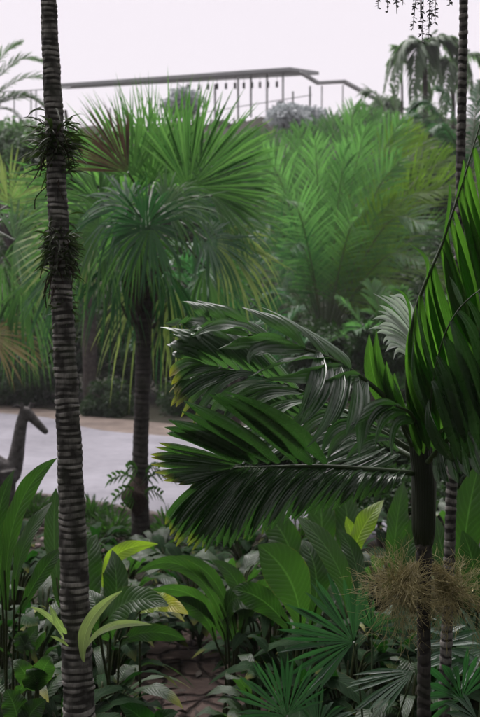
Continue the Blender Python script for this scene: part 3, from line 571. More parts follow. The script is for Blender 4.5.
# flower sprays: branched twigs
def spray(cx, cy, d, n, R, label):
    c = P(cx, cy, d); mb = MB()
    for i in range(n):
        v = nrm(rng.normal(size=3) * A(1, .9, .9)); L = R * rng.uniform(.45, 1.25)
        o = P(424, 548, dm) * .55 + c * .45 + rng.normal(0, .01, 3)
        e = c + v * L + A(0, 0, -.14 * L)
        pts = curve([o, c + v * L * .3 + rng.normal(0, .012, 3), c + v * L * .68 + rng.normal(0, .012, 3), e], np.linspace(0, 1, 9))
        mb.tube(pts, np.linspace(.0012, .0005, 9), n=4, t=rng.uniform(), cap=False)
        for k in range(7):
            q = pts[rng.integers(2, 9)]; ee = q + nrm(v + rng.normal(0, .5, 3)) * R * rng.uniform(.2, .42)
            mb.tube(curve([q, (q + ee) / 2 + rng.normal(0, .006, 3), ee], np.linspace(0, 1, 5)), np.linspace(.0008, .0004, 5), n=4, t=rng.uniform(), cap=False)
    o = mb.build('flower_spray', M['twig'], root); o['label'] = label
    bm = MB()
    for i in range(12):
        q = c + rng.normal(0, R * .25, 3) * A(1, .6, 1); ribbons(bm, q, q + A(.002, 0, -.008), q + rng.normal(0, .008, 3) + A(0, -.005, -.012), nrm(rng.normal(size=3)), .005, m=4, K=3)
    bm.build('blossom', M['bloom'], o)
spray(402, 588, 3.5, 165, .168, 'larger brown flower spray on the left of the trunk')
spray(452, 594, 3.6, 140, .155, 'brown flower spray on the right of the trunk')

# ------------------------------------------------------------------ fan palm beyond the bed
df = 10.6
fb = G(141, 548); df = fb[1]
fr = thing('fan_palm', 'fan palm with a straight dark trunk rising beside the pale path', 'palm tree', (fb[0], fb[1], 0))
mb = MB(); ringed_trunk(mb, np.array([A(fb[0], fb[1], -.1), P(140, 490, df), P(141, 430, df), P(143, 370, df), P(144, 300, df), P(146, 215, df)]), [.105, .085, .078, .078, .09, .10], .06, 500, n=28, amp=.06, seedv=5)
mb.build('trunk', M['bark_d'], fr)
mb = MB()
for i in range(60):
    a = rng.uniform(0, 6.28); z = rng.uniform(250, 330); q = P(144, z, df) + A(math.cos(a), math.sin(a), 0) * .08; mb.tube(curve([q, q + A(math.cos(a) * .1, math.sin(a) * .1, .12), q + A(math.cos(a) * .16, math.sin(a) * .16, .26)], np.linspace(0, 1, 5)), np.linspace(.022, .012, 5), n=5)
mb.build('leaf_bases', M['bark'], fr)
Cc = P(146, 222, df)
def fanleaf(rootobj, crownp, cx, cy, ang, Rpx, d, tilt=.3, mat='fanp', cup=.1, droop=.1, span=240, n=34, split=.55, tint=(0, 1), age=.1, m=8, wf=1.0, label=None, pr=.014):
    if wf == 1.0: n = int(n * 1.5); split = rng.uniform(.36, .48); wf = .98
    """ang: direction in the picture, degrees, 0 = right, 90 = up; tilt leans the blade face up or down"""
    C = P(cx, cy, d); D = A(math.cos(R_(ang)), 0, math.sin(R_(ang))) + A(0, rng.normal(0, .2), 0)
    Nv = A(rng.normal(0, .2), -1, tilt)
    mb = MB(); fan(mb, C, D, Nv, Rpx * d / FPX, span=span, n=n, split=split, droop=droop, cup=cup, tint=tint, age=age, m=m, wf=wf)
    f = mb.build('frond', M[mat], rootobj)
    if label: f['label'] = label
    pb = MB(); mid = (C + crownp) / 2 + A(0, 0, .12 * np.linalg.norm(C - crownp)); pb.tube(curve([crownp, mid, C], np.linspace(0, 1, 10)), np.linspace(pr * 1.3, pr * .7, 10), n=6); pb.build('petiole', M['petiole'], f)
    return f
FL = [(146, 228, 100, 64, -1.0, .5, 'teal', .15, .25, 200, 24), (150, 226, 255, 60, -1.0, .7, 'teal', .15, .5, 200, 20),  # cx, cy, angle, radius px, depth offset, tilt, mat, cup, droop
    (172, 190, 80, 120, .3, .2, 'fanp', .05, .03, 150, 30), (200, 180, 42, 96, .1, .4, 'fanp', .1, .08, 190, 30),
    (132, 178, 112, 98, -.1, .2, 'fanp', .1, .05, 120, 22), (128, 172, 132, 84, -.35, .1, 'fandry', .05, .03, 95, 20),
    (212, 196, 20, 72, -.2, .5, 'fanp', .1, .2, 200, 28), (190, 205, 60, 70, .6, .3, 'teal', .1, .1, 220, 28),
    (100, 205, 168, 88, 0, .5, 'fanp', .1, .25, 210, 32), (88, 235, 190, 84, .3, .7, 'fanpale', .1, .3, 200, 30),
    (100, 232, 205, 84, -.3, .5, 'fanp', .1, .35, 190, 30), (150, 184, 98, 112, .1, .15, 'fanp', .05, .03, 130, 28), (188, 188, 60, 112, -.3, .3, 'fanp', .08, .05, 150, 28), (166, 208, 25, 70, -.9, .6, 'fanp', .1, .5, 180, 24), (128, 206, 165, 70, -.8, .7, 'teal', .1, .55, 200, 24), (150, 208, 95, 60, .8, .2, 'teal', .1, .1, 230, 30),
    (207, 240, 350, 68, -.5, .8, 'teal', .15, .5, 220, 30), 
    (218, 236, 330, 84, .3, .5, 'fanpale', .1, .5, 130, 16), (166, 272, 262, 84, -.2, .1, 'teal', .05, .45, 130, 16),
    (118, 262, 262, 74, -.1, .1, 'teal', .05, .5, 120, 18), (148, 280, 250, 85, .3, .1, 'fanpale', .05, .6, 110, 14),  # lower fans use darker teal, crown shade put into their colour
    (160, 176, 66, 84, .9, .1, 'fanp', .05, .05, 200, 34), (70, 262, 215, 74, .5, .6, 'teal', .1, .4, 200, 28), (230, 215, 5, 62, .5, .6, 'fanp', .1, .35, 200, 28),
    (92, 190, 150, 90, .7, .3, 'fanp', .1, .15, 200, 30), (195, 225, 15, 80, .9, .6, 'teal', .1, .3, 220, 30), (120, 235, 200, 80, .9, .6, 'teal', .1, .3, 220, 30), (205, 268, 340, 70, .6, .5, 'fanp', .1, .5, 200, 28), (140, 232, 260, 62, -.7, .8, 'fanp', .2, .4, 230, 30),
    (125, 215, 140, 92, .5, .3, 'fanp', .1, .1, 200, 30), (176, 290, 275, 70, 0, .1, 'fanpale', .05, .6, 90, 12),
]
for (cx, cy, ang, Rp, dd, tl, mt, cu, dro, sp, nn) in FL:
    fanleaf(fr, Cc, cx, cy, ang, Rp, df + dd, tl, mt, cu, dro, sp, nn, tint=(0, 1), age=.12 if mt != 'fandry' else 0,
            label={'fandry': 'dry purplish brown fan leaf', 'fanpale': 'yellowing drooping fan leaf'}.get(mt))

# dark collar and climbing sprig on that trunk
c = P(138, 494, df - .1)
rt = thing('trunk_climber', 'pale leafy sprig climbing out of a dark knob on the fan palm trunk', 'climbing plant', c)
mb = MB(); mb.tube(curve([c + A(0, .02, .16), c + A(-.03, -.02, .03), c + A(-.02, -.03, -.05), c + A(0, .02, -.2)], np.linspace(0, 1, 14)), np.interp(np.linspace(0, 1, 14), [0, .4, .6, 1], [.06, .13, .13, .05]), n=14, rfun=lambda t, th, r: r * (1 + .15 * np.sin(3 * th + t * 9)))
mb.build('root_knob', M['fibre'], rt)
mb = MB()
for (x1, y1, x2, y2) in [(140, 486, 112, 480), (140, 486, 170, 478), (140, 495, 116, 498), (140, 500, 160, 496), (140, 478, 128, 470), (142, 482, 158, 470), (138, 505, 122, 512)]:
    a = P(x1, y1, df - .2); b_ = P(x2, y2, df - .35); t = np.linspace(.25, 1, 6); q = a + (b_ - a) * t[:, None] + A(0, 0, .08) * np.sin(t * 3)[:, None]
    for sg in (-1, 1):
        dd = nrm((b_ - a) * .8 + A(0, -.05, sg * .25)); ribbons(mb, q, q + dd * .05 + A(0, 0, .01), q + dd * .1 + A(0, 0, -.03), A(0, -.4, 1), .032, m=4, K=3, prof=pf_ellip)
    mb.tube(curve([a, (a + b_) / 2 + A(0, 0, .08), b_], np.linspace(0, 1, 6)), .004, n=4)
mb.build('foliage', M['broad'], rt)

# second fan palm at the far left (crown only partly in view)
lb = P(-25, 520, 12.5)
f2 = thing('fan_palm', 'pale drooping fan palm at the left edge behind the ringed trunk', 'palm tree', (lb[0], lb[1], 0))
c2 = P(-20, 235, 12.5)
mb = MB(); ringed_trunk(mb, np.array([A(lb[0], lb[1], -.1), A(lb[0], lb[1], 1.5), c2]), [.14, .12, .12], .06, 300, n=24, seedv=7); mb.build('trunk', M['bark_d'], f2)
for (cx, cy, ang, Rp, dd, tl, mt, cu, dro, sp, nn) in [
    (8, 205, 50, 78, 0, .5, 'fanpale', .1, .3, 190, 30), (14, 240, 10, 80, -.3, .6, 'fanp', .1, .35, 200, 30), (2, 262, 330, 86, .2, .4, 'fanp', .1, .5, 190, 30),
    (22, 285, 300, 74, 0, .3, 'fanp', .1, .5, 160, 24), (-10, 335, 350, 60, -.2, .6, 'straw', .1, .35, 120, 20), (36, 215, 80, 60, .6, .3, 'fanp', .1, .1, 220, 30), (40, 260, 350, 60, .8, .3, 'fanp', .1, .5, 220, 30)]:
    fanleaf(f2, c2, cx, cy, ang, Rp, 12.5 + dd, tl, mt, cu, dro, sp, nn, age=.1, label='dry straw-coloured fan leaf' if mt == 'straw' else None)

# ------------------------------------------------------------------ feather palms
def feather(name, label, bx, by, dist, bases, nl=46, L=.5, w=.03, mats=('date',), arch=.12, vee=.5, droop=.2, trunk_r=.2, crown_px=None, tmat='bark', group=None, cat='palm tree', rr=.025, up=(0, 0, 1), sw=(1.2, .5), t0=.1):
    """bases: frond tips as (x, y, depth offset, arch, material index)"""
    cpx = crown_px or (bx, by); C = P(cpx[0], cpx[1], dist); g = gz(C[0], C[1])
    rt = thing(name, label, cat, (C[0], C[1], g), group)
    if C[2] > g + .1:
        mb = MB(); n = 24; t = np.linspace(0, 1, n)
        mb.tube(np.stack([C[0] + .1 * np.sin(t * 3), np.full(n, C[1]), g - .1 + (C[2] - g + .1) * t], 1), trunk_r * (1.15 - .25 * t), n=16, rfun=lambda t, th, r: r * (1 + .08 * np.sin(t * 60) + .05 * np.sin(th * 5 + t * 20)))
        mb.build('trunk', M[tmat], rt)
    for b_ in bases:
        tx, ty, do, ar = b_[:4]; mt = mats[b_[4] if len(b_) > 4 else 0]
        E = P(tx, ty, dist + do); Lr = np.linalg.norm(E - C); h = A(0, 0, 1)
        pts = [C, C + (E - C) * .33 + h * ar * Lr * .8, C + (E - C) * .7 + h * ar * Lr, E]
        mb = MB(); rb = MB(); ll = L * Lr if L < 1 else L; b0 = rng.uniform(0, .6)
        pinnate(mb, rb, pts, nl, ll, w * Lr, vee=vee, droop=droop, rr=rr, m=5, K=3, tint=(b0, b0 + .4), t0=t0, up=up, sw0=sw[0], sw1=sw[1])
        f = mb.build('frond', M[mt], rt); rb.build('rachis', M['petiole'], f)
    return rt

feather('date_palm', 'broad bright green feather palm filling the middle of the picture', 325, 345, 21.5, [
    (248, 140, .5, .1, 0), (272, 136, 1.5, .04, 0), (300, 130, -.5, .06, 0), (334, 118, .8, .03, 0), (354, 109, -.6, .05, 0), (382, 118, .5, .08, 0), (410, 130, -.5, .1, 1), (448, 158, 0, .13, 1), (466, 182, -1, .16, 1),
    (236, 175, -.5, .14, 2), (230, 215, .5, .18, 0), (245, 280, -1, .25, 0), (270, 305, -1.5, .3, 2), (462, 235, -.8, .2, 0), (450, 285, -1.2, .25, 1), (405, 300, -2, .3, 1), (290, 250, -3, .2, 2), (360, 215, -3.2, .12, 0), (395, 200, -2.5, .12, 1), (345, 150, -2, .05, 0), (420, 262, -2.6, .2, 0), (300, 170, 2, .05, 0), (370, 160, 2, .05, 0),
    (262, 150, -2.2, .12, 0), (285, 200, -4, .15, 0), (250, 240, -3, .25, 2), (425, 225, -3, .22, 0), (400, 160, -2.4, .12, 0), (436, 190, -2, .18, 1), (315, 140, -1.6, .06, 0), (365, 130, -1.8, .07, 0), (282, 285, -2, .35, 2), (255, 138, .8, .07, 0), (288, 137, .4, .05, 0), (318, 125, 1.2, .03, 0), (366, 114, .2, .05, 0), (398, 124, -.9, .09, 0), (425, 142, .9, .1, 1)],
    nl=42, L=.22, w=.0058, mats=('date', 'datey', 'teal'), vee=.3, droop=.1, trunk_r=.28, rr=.02, up=(0, -1, .3), sw=(1.05, .4), t0=.24)
feather('young_feather_palm', 'dark blue-green feather palm between the fan palm and the broad one', 228, 340, 13.5, [
    (150, 285, -.5, .25), (132, 318, -1, .3), (180, 245, .5, .15), (225, 232, 0, .1), (270, 262, .4, .2), (290, 300, 0, .25), (165, 262, -1, .2), (205, 290, -1.5, .3), (250, 235, .8, .12), (135, 345, -1, .2), (300, 340, .5, .2)],
    nl=44, L=.3, w=.02, mats=('teal',), vee=.3, droop=.25, trunk_r=.08, rr=.015)
feather('understory_palm', 'low shaded palm under the right half of the broad feather palm', 395, 400, 17, [
    (340, 300, 0, .1), (372, 285, .4, .1), (400, 290, 0, .1), (440, 300, 0, .15), (470, 320, 0, .2), (320, 350, 0, .3), (480, 370, 0, .3), (355, 330, -1, .2), (430, 335, -1, .2)],
    nl=36, L=.3, w=.022, mats=('date',), vee=.3, droop=.3, trunk_r=.08, rr=.015)
feather('understory_palm', 'low shaded palm left of the broad feather palm trunk', 268, 400, 16, [
    (215, 330, 0, .15), (240, 305, .4, .1), (268, 292, 0, .1), (300, 310, 0, .15), (322, 340, 0, .2), (205, 372, 0, .3), (330, 385, 0, .3), (250, 340, -1, .2)],
    nl=34, L=.3, w=.024, mats=('teal',), vee=.3, droop=.3, trunk_r=.08, rr=.015)
# hazy palms on the rise behind
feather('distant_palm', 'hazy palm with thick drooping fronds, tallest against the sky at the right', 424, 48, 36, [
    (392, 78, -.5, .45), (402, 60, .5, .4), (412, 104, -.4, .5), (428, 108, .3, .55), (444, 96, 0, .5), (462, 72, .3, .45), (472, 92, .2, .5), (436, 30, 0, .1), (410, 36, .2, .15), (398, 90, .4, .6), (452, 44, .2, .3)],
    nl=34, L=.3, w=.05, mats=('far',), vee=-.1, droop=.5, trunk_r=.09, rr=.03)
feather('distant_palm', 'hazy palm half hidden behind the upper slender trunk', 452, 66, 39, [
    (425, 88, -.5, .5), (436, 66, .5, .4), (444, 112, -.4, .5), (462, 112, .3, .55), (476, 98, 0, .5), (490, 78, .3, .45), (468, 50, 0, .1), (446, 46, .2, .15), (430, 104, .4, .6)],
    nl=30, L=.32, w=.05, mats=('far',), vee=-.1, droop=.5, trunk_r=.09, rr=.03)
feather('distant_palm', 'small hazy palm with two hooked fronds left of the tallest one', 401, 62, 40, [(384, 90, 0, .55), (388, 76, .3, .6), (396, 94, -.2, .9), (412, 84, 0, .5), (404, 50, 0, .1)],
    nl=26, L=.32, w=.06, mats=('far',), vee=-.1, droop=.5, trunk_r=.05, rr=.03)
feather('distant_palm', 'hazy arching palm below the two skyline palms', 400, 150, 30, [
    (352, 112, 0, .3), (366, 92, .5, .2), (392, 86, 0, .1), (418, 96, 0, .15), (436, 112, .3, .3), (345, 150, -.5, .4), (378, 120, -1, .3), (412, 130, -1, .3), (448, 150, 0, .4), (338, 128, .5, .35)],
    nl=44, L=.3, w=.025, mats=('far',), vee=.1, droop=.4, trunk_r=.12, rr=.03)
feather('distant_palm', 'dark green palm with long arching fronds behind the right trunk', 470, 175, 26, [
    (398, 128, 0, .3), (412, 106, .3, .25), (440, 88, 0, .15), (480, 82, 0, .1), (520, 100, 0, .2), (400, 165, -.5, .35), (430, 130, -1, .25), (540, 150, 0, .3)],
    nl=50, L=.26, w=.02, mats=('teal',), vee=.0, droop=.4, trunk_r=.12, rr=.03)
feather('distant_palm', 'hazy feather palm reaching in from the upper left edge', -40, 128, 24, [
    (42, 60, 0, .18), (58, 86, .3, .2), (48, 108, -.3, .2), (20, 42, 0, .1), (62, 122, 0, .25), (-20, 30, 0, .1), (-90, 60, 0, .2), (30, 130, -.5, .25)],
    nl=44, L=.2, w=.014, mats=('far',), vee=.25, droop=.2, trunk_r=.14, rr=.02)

# ------------------------------------------------------------------ broadleaf trees and bushes behind
def bush(name, label, cx, cy, d, rx, ry, n, size, mat='bush', ry_d=None, trunk=True, clumps=16, group=None, cat='bush'):
    C = P(cx, cy, d); s = d / FPX; g = gz(C[0], C[1]); rt = thing(name, label, cat, (C[0], C[1], g), group)
    mb = MB(); cloud(mb, C, (rx * s, ry_d or rx * s, ry * s), n, size, clumps=clumps); mb.build('crown' if cat == 'tree' else 'foliage', M[mat], rt)
    tb = MB(); top = C[2]
    base = A(C[0], C[1], g - .1)
    for k in range(5):
        e = C + rng.normal(0, .4, 3) * A(rx * s, rx * s, ry * s) + A(0, 0, .2 * ry * s)
        tb.tube(curve([base + rng.normal(0, .02, 3) * A(1, 1, 0), base * .5 + (A(C[0], C[1], top) * .5) + rng.normal(0, .06, 3), e], np.linspace(0, 1, 8)), np.linspace(.05, .012, 8) * (1 + 2 * (cat == 'tree')), n=6)
    tb.build('trunk' if cat == 'tree' else 'stem', M['bark'], rt); return rt
bush('broadleaf_tree', 'hazy green tree at the left edge below the hanging palm fronds', 22, 158, 27, 52, 44, 9000, .2, 'far', cat='tree', clumps=26)
bush('broadleaf_tree', 'dim tree between the left edge tree and the fan palm crown', 88, 190, 24, 45, 70, 7000, .2, 'bush', cat='tree', clumps=26)
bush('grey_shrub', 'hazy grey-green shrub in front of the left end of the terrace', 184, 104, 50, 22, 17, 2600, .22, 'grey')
bush('grey_shrub', 'pale hazy shrub mound right of the terrace', 297, 122, 45, 32, 21, 6500, .22, 'grey', clumps=24)
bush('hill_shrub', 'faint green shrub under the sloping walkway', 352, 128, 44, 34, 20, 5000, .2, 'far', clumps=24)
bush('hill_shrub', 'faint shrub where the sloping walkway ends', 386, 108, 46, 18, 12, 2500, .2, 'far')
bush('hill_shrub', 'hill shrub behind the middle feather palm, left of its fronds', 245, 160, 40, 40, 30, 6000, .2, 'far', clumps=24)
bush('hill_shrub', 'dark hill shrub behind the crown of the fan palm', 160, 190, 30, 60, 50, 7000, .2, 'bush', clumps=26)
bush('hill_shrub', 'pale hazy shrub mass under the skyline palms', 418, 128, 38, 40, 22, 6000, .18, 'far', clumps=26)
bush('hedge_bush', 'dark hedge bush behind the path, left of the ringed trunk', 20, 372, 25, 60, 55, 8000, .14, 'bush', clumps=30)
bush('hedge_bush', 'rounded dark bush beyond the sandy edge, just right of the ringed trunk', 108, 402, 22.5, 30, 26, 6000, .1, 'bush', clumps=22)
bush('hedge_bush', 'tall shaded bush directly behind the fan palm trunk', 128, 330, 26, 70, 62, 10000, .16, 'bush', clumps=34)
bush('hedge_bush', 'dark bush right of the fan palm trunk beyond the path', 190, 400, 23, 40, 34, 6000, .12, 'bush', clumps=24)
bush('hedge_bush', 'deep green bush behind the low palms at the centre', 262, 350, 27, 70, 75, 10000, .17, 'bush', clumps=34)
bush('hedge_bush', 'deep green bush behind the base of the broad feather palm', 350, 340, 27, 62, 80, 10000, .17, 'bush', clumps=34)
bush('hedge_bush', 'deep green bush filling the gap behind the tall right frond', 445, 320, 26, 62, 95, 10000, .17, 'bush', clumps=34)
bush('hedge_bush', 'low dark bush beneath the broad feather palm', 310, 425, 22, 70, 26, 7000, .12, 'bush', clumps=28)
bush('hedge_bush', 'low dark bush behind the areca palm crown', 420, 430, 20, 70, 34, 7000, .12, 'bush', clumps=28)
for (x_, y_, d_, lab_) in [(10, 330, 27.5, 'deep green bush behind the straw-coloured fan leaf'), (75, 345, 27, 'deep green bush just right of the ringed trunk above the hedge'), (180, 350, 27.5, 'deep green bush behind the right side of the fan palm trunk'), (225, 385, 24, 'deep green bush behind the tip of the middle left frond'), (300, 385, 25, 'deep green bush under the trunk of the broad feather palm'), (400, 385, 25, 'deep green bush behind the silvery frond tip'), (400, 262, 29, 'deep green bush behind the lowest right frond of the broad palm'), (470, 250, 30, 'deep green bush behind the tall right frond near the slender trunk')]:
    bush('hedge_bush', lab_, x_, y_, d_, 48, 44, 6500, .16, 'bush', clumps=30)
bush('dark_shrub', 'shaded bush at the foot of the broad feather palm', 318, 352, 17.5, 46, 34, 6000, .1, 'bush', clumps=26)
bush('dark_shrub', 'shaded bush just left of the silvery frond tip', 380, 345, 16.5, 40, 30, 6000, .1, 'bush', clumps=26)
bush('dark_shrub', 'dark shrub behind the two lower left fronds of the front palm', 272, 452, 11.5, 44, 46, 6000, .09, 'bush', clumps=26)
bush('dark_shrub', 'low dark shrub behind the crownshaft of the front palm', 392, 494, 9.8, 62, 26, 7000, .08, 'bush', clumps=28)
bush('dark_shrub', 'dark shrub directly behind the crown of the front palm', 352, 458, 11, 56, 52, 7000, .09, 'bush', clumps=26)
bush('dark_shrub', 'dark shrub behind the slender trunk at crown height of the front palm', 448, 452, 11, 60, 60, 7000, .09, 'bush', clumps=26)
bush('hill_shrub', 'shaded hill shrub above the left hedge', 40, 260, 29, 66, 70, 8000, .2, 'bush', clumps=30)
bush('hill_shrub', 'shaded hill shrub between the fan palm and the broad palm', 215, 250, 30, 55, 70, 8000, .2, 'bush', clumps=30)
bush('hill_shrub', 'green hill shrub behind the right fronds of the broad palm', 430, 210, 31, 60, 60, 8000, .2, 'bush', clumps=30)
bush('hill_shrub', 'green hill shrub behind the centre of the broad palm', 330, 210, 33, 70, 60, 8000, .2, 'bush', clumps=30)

# ------------------------------------------------------------------ terrace pavilion on the hill
db = 58; sb = db / FPX
def Pb(x, y, o=0): return P(x, y, db + o)
tc_ = Pb(230, 112); tr_ = thing('terrace_pavilion', 'long open terrace with a flat grey roof on thin posts, on the hazy hilltop', 'pavilion', (tc_[0], tc_[1], tc_[2] - 1))
# roof slab: near edge, far edge (quad prism). It recedes to the left.
def prism(mb, corners, th):
    c = np.asarray(corners, float); V = np.concatenate([c, c - A(0, 0, th)])
    mb.add(V, [[3, 2, 1, 0], [4, 5, 6, 7], [0, 1, 5, 4], [1, 2, 6, 5], [2, 3, 7, 6], [3, 0, 4, 7]], (.5, .5), .5, 0)
mb = MB()
zr = P(290, 67.5, db - 2)[2]
def atz(x, d, z): p = P(x, 100, d); return A(p[0], p[1], z)
prism(mb, [P(290, 67, 57), P(319, 71.5, 61), P(66, 86, 66), P(60, 83.5, 61.5)], .2)
mb.build('roof', M['roof'], tr_, smooth=False)
floor_y = 109
zf = P(270, 108, 57)[2]
mb = MB(); prism(mb, [atz(312, 58, zf), atz(316, 64, zf), atz(100, 80, zf), atz(90, 70, zf)], .28); mb.build('floor_slab', M['slab'], tr_, smooth=False)
for x, d in [(310, 61.5), (172, 64.2), (215, 61.5), (251, 59.2), (283, 58), (267, 58.6), (238, 60), (193, 63), (150, 65.5), (110, 69), (293, 63)]:
    mb = MB(); b_ = atz(x, d, zf); mb.box((b_[0], b_[1], (zf + zr + .12) / 2), (.12, .12, zr - zf + (.1 if x > 280 else .35))); mb.build('post', M['post'], tr_, smooth=False)
mb = MB()
a = atz(312, 58, zf + .95); e = atz(92, 70, zf + .95); mb.tube([a, (a + e) / 2, e], .025, n=6)
mb.build('railing', M['post'], tr_)
# arched supports under the floor
mb = MB()
for i in range(9):
    x0, x1 = 190 + i * 11, 201 + i * 11; d0 = 60 - i * .25
    p0, p1 = atz(x0, d0, zf - 1.6), atz(x1, d0, zf - 1.6); t = np.linspace(0, 1, 11)
    arc = p0 + (p1 - p0) * t[:, None] + A(0, 0, 1) * (.4 + .75 * np.sin(t * math.pi))[:, None]
    mb.tube(arc, .05, n=5); mb.tube([p0 - A(0, 0, 1), p0 + A(0, 0, 0), p0 + A(0, 0, 1.4)], .06, n=5)
mb.build('arched_support', M['slab'], tr_)
# lanterns under the roof
LL = ['first', 'second', 'third', 'fourth', 'fifth', 'sixth', 'seventh', 'eighth', 'ninth', 'tenth']
for i, x in enumerate([188, 199, 208, 217, 226, 235, 244, 252, 260, 268, 277][:]):
    d = 61.5 - i * .32; c = P(x, 87.3 - i * .3, d)
    mb = MB(); zt = zr + (.06 if i > 6 else .4)
    prof_z = np.array([-.2, -.19, -.1, .1, .19, .2]); pr_ = np.array([.02, .08, .08, .08, .08, .02])
    mb.tube(np.stack([np.full(6, c[0]), np.full(6, c[1]), c[2] + prof_z * .9], 1), pr_ * .95, n=4)
    mb.tube([c + A(0, 0, .2), A(c[0], c[1], (c[2] + .2 + zt) / 2), A(c[0], c[1], zt)], .012, n=4, cap=False)
    lo = mb.build('hanging_lantern', M['lant'])
    tag(lo, ('leftmost of the small dark lanterns hanging under the terrace roof' if i == 0 else 'rightmost of the small dark lanterns hanging under the terrace roof' if i == 10 else LL[i] + ' small dark lantern from the left under the terrace roof'), 'lantern', 'lanterns hanging under the terrace roof')
# pot plant silhouette on the terrace
c = P(281, 105, 58.5); pt = thing('potted_plant', 'small dark potted plant on the terrace beneath the roof', 'plant', (c[0], c[1], zf))
mb = MB(); mb.tube([A(c[0], c[1], zf), A(c[0], c[1], zf + .12), A(c[0], c[1], zf + .25)], [.1, .14, .16], n=10); mb.build('pot', M['lant'], pt)
mb = MB(); cloud(mb, A(c[0], c[1], zf + .45), (.25, .25, .25), 300, .12, clumps=6); mb.build('foliage', M['bush'], pt)
# sloping covered walkway to the right
wt = thing('covered_walkway', 'thin sloping walkway roof descending to the right of the terrace', 'walkway', Pb(330, 112, 1))
mb = MB(); wp = [(300, 73, 0), (318, 84, 1), (344, 82.5, 2), (378, 101, 1)]
for (a, b_) in zip(wp[:-1], wp[1:]):
    A0, B0 = P(a[0], a[1], db + a[2]), P(b_[0], b_[1], db + b_[2]); prism(mb, [A0 - A(0, .8, 0), B0 - A(0, .8, 0), B0 + A(0, .8, .25), A0 + A(0, .8, .25)], .14)
mb.build('roof', M['post'], wt, smooth=False)
for x, y in [(322, 84), (343, 83), (362, 93), (376, 100)]:
    q = P(x, y, db + 1.2); g = gz(q[0], q[1]); mb = MB(); mb.box((q[0], q[1], (q[2] + g) / 2 - .1), (.07, .07, max(.3, q[2] - g))); mb.build('post', M['post'], wt, smooth=False)
# thin fence posts at the left seen through the palm fronds
ft = thing('pole_fence', 'thin pale poles with a top wire seen behind the hazy left fronds', 'fence', P(20, 130, 45))
wires = []
for x in (-12, 14, 31, 36, 58):
    a, b_ = P(x, 142, 45), P(x, 90, 45); mb = MB(); mb.tube([a, (a + b_) / 2, b_], .035, n=6); mb.build('pole', M['post'], ft)
mb = MB(); mb.tube(PP([(-15, 92, 45), (20, 91, 45), (62, 88, 45), (70, 87.5, 46)]), .03, n=5); mb.build('wire', M['post'], ft)

# ------------------------------------------------------------------ wooden deer
dd0 = 12.6
g0 = P(10, 480, dd0); dt = thing('deer_sculpture', 'weathered grey wooden deer sculpture with long neck standing beside the pale path', 'sculpture', (g0[0] - .2, g0[1], 0))
def D3(x, y, o=0): return P(x, y, dd0 + o)
mb = MB()
def lim(pts, rad, n=14, k=16):
    t = np.linspace(0, 1, k); mb.tube(curve(pts, t), np.interp(t, np.linspace(0, 1, len(rad)), rad), n=n)
lim([D3(-62, 470), D3(-40, 464), D3(-12, 466), D3(6, 472)], [.10, .19, .19, .14])
lim([D3(-6, 474), D3(8, 476), D3(15, 462), D3(18, 445), D3(21, 425), D3(24, 413)], [.17, .15, .105, .088, .075, .066])
lim([D3(20, 411), D3(26, 412), D3(35, 421), D3(45, 431), D3(47.5, 433)], [.05, .072, .056, .042, .026])
for x, o in ((8, -.14), (2, .12), (-50, -.13), (-56, .12)):
    kx = -2 if x < -10 else 1.5
    q = P(x, 470, dd0 + o); lim([q, q + A(kx * .02, 0, -.28), q + A(kx * -.015, 0, -.52), A(q[0], q[1], .0)], [.11, .055, .042, .045], n=10)
lim([D3(-62, 466), D3(-67, 478), D3(-68, 488)], [.04, .03, .01], n=8, k=8)
db_ = mb.build('body', M['wood'], dt)
md = db_.modifiers.new('remesh', 'REMESH'); md.mode = 'VOXEL'; md.voxel_size = .014; md.use_smooth_shade = True
ms = db_.modifiers.new('smooth', 'SMOOTH'); ms.factor = .6; ms.iterations = 4
for (x1, y1, x2, y2, o) in ((22, 410, 12, 408, -.05), (28, 411, 36, 404, .06)):
    e = MB(); ribbons(e, D3(x1, y1, o), D3((x1 + x2) / 2, y2 - 3, o), D3(x2, y2, o), A(0, -.6, .8), .055, m=7, K=5, fold=.5, prof=pf_ellip); e = e.build('ear', M['wood'], dt)
    so = e.modifiers.new('solid', 'SOLIDIFY'); so.thickness = .014
for (x, xx, o) in ((24, 22, -.03), (26, 30, .03)):
    e = MB(); e.tube(curve([D3(x, 411, o), D3(xx, 406, o), D3(xx + (1 if xx > 26 else -1), 402, o)], np.linspace(0, 1, 7)), np.linspace(.024, .012, 7), n=7); e.build('horn', M['wood'], dt)

# ------------------------------------------------------------------ planting in the foreground bed
def leaf(mb, sb_, base, mid, tip, wpx, tint=.5, age=0.0, prof=pf_strap, fold=.25, wave=.1, K=9, m=26, tw=.0, side=None, stalk=True, root_xy=None):
    B, Mm, T = P(*base), P(*mid), P(*tip); w = wpx * tip[2] / FPX
    dirv = T - B
    if side is None: side = np.cross(nrm(dirv), FW + UP * -.35 + RT * rng.normal(0, .25))
    M2 = 2 * Mm - (B + T) / 2
    ribbons(mb, B, M2, T, side, w, m=m, K=K, fold=fold, prof=prof, tint=tint, age=age, wave=wave, tw0=tw, tw1=tw + rng.normal(0, .25), curl=.06)
    if stalk:
        g = A(B[0] * .9 + root_xy[0] * .1, B[1] * .9 + root_xy[1] * .1, 0) if root_xy is not None else A(B[0], B[1], 0)
        g = A(*(root_xy if root_xy is not None else (B[0], B[1])), 0)
        sb_.tube(curve([g, (g * .45 + B * .55) + A(0, 0, .05), B, B + (M2 - B) * .35], np.linspace(0, 1, 12)), np.linspace(.008, .004, 12) * (1.3 if w > .1 else 1), n=6)

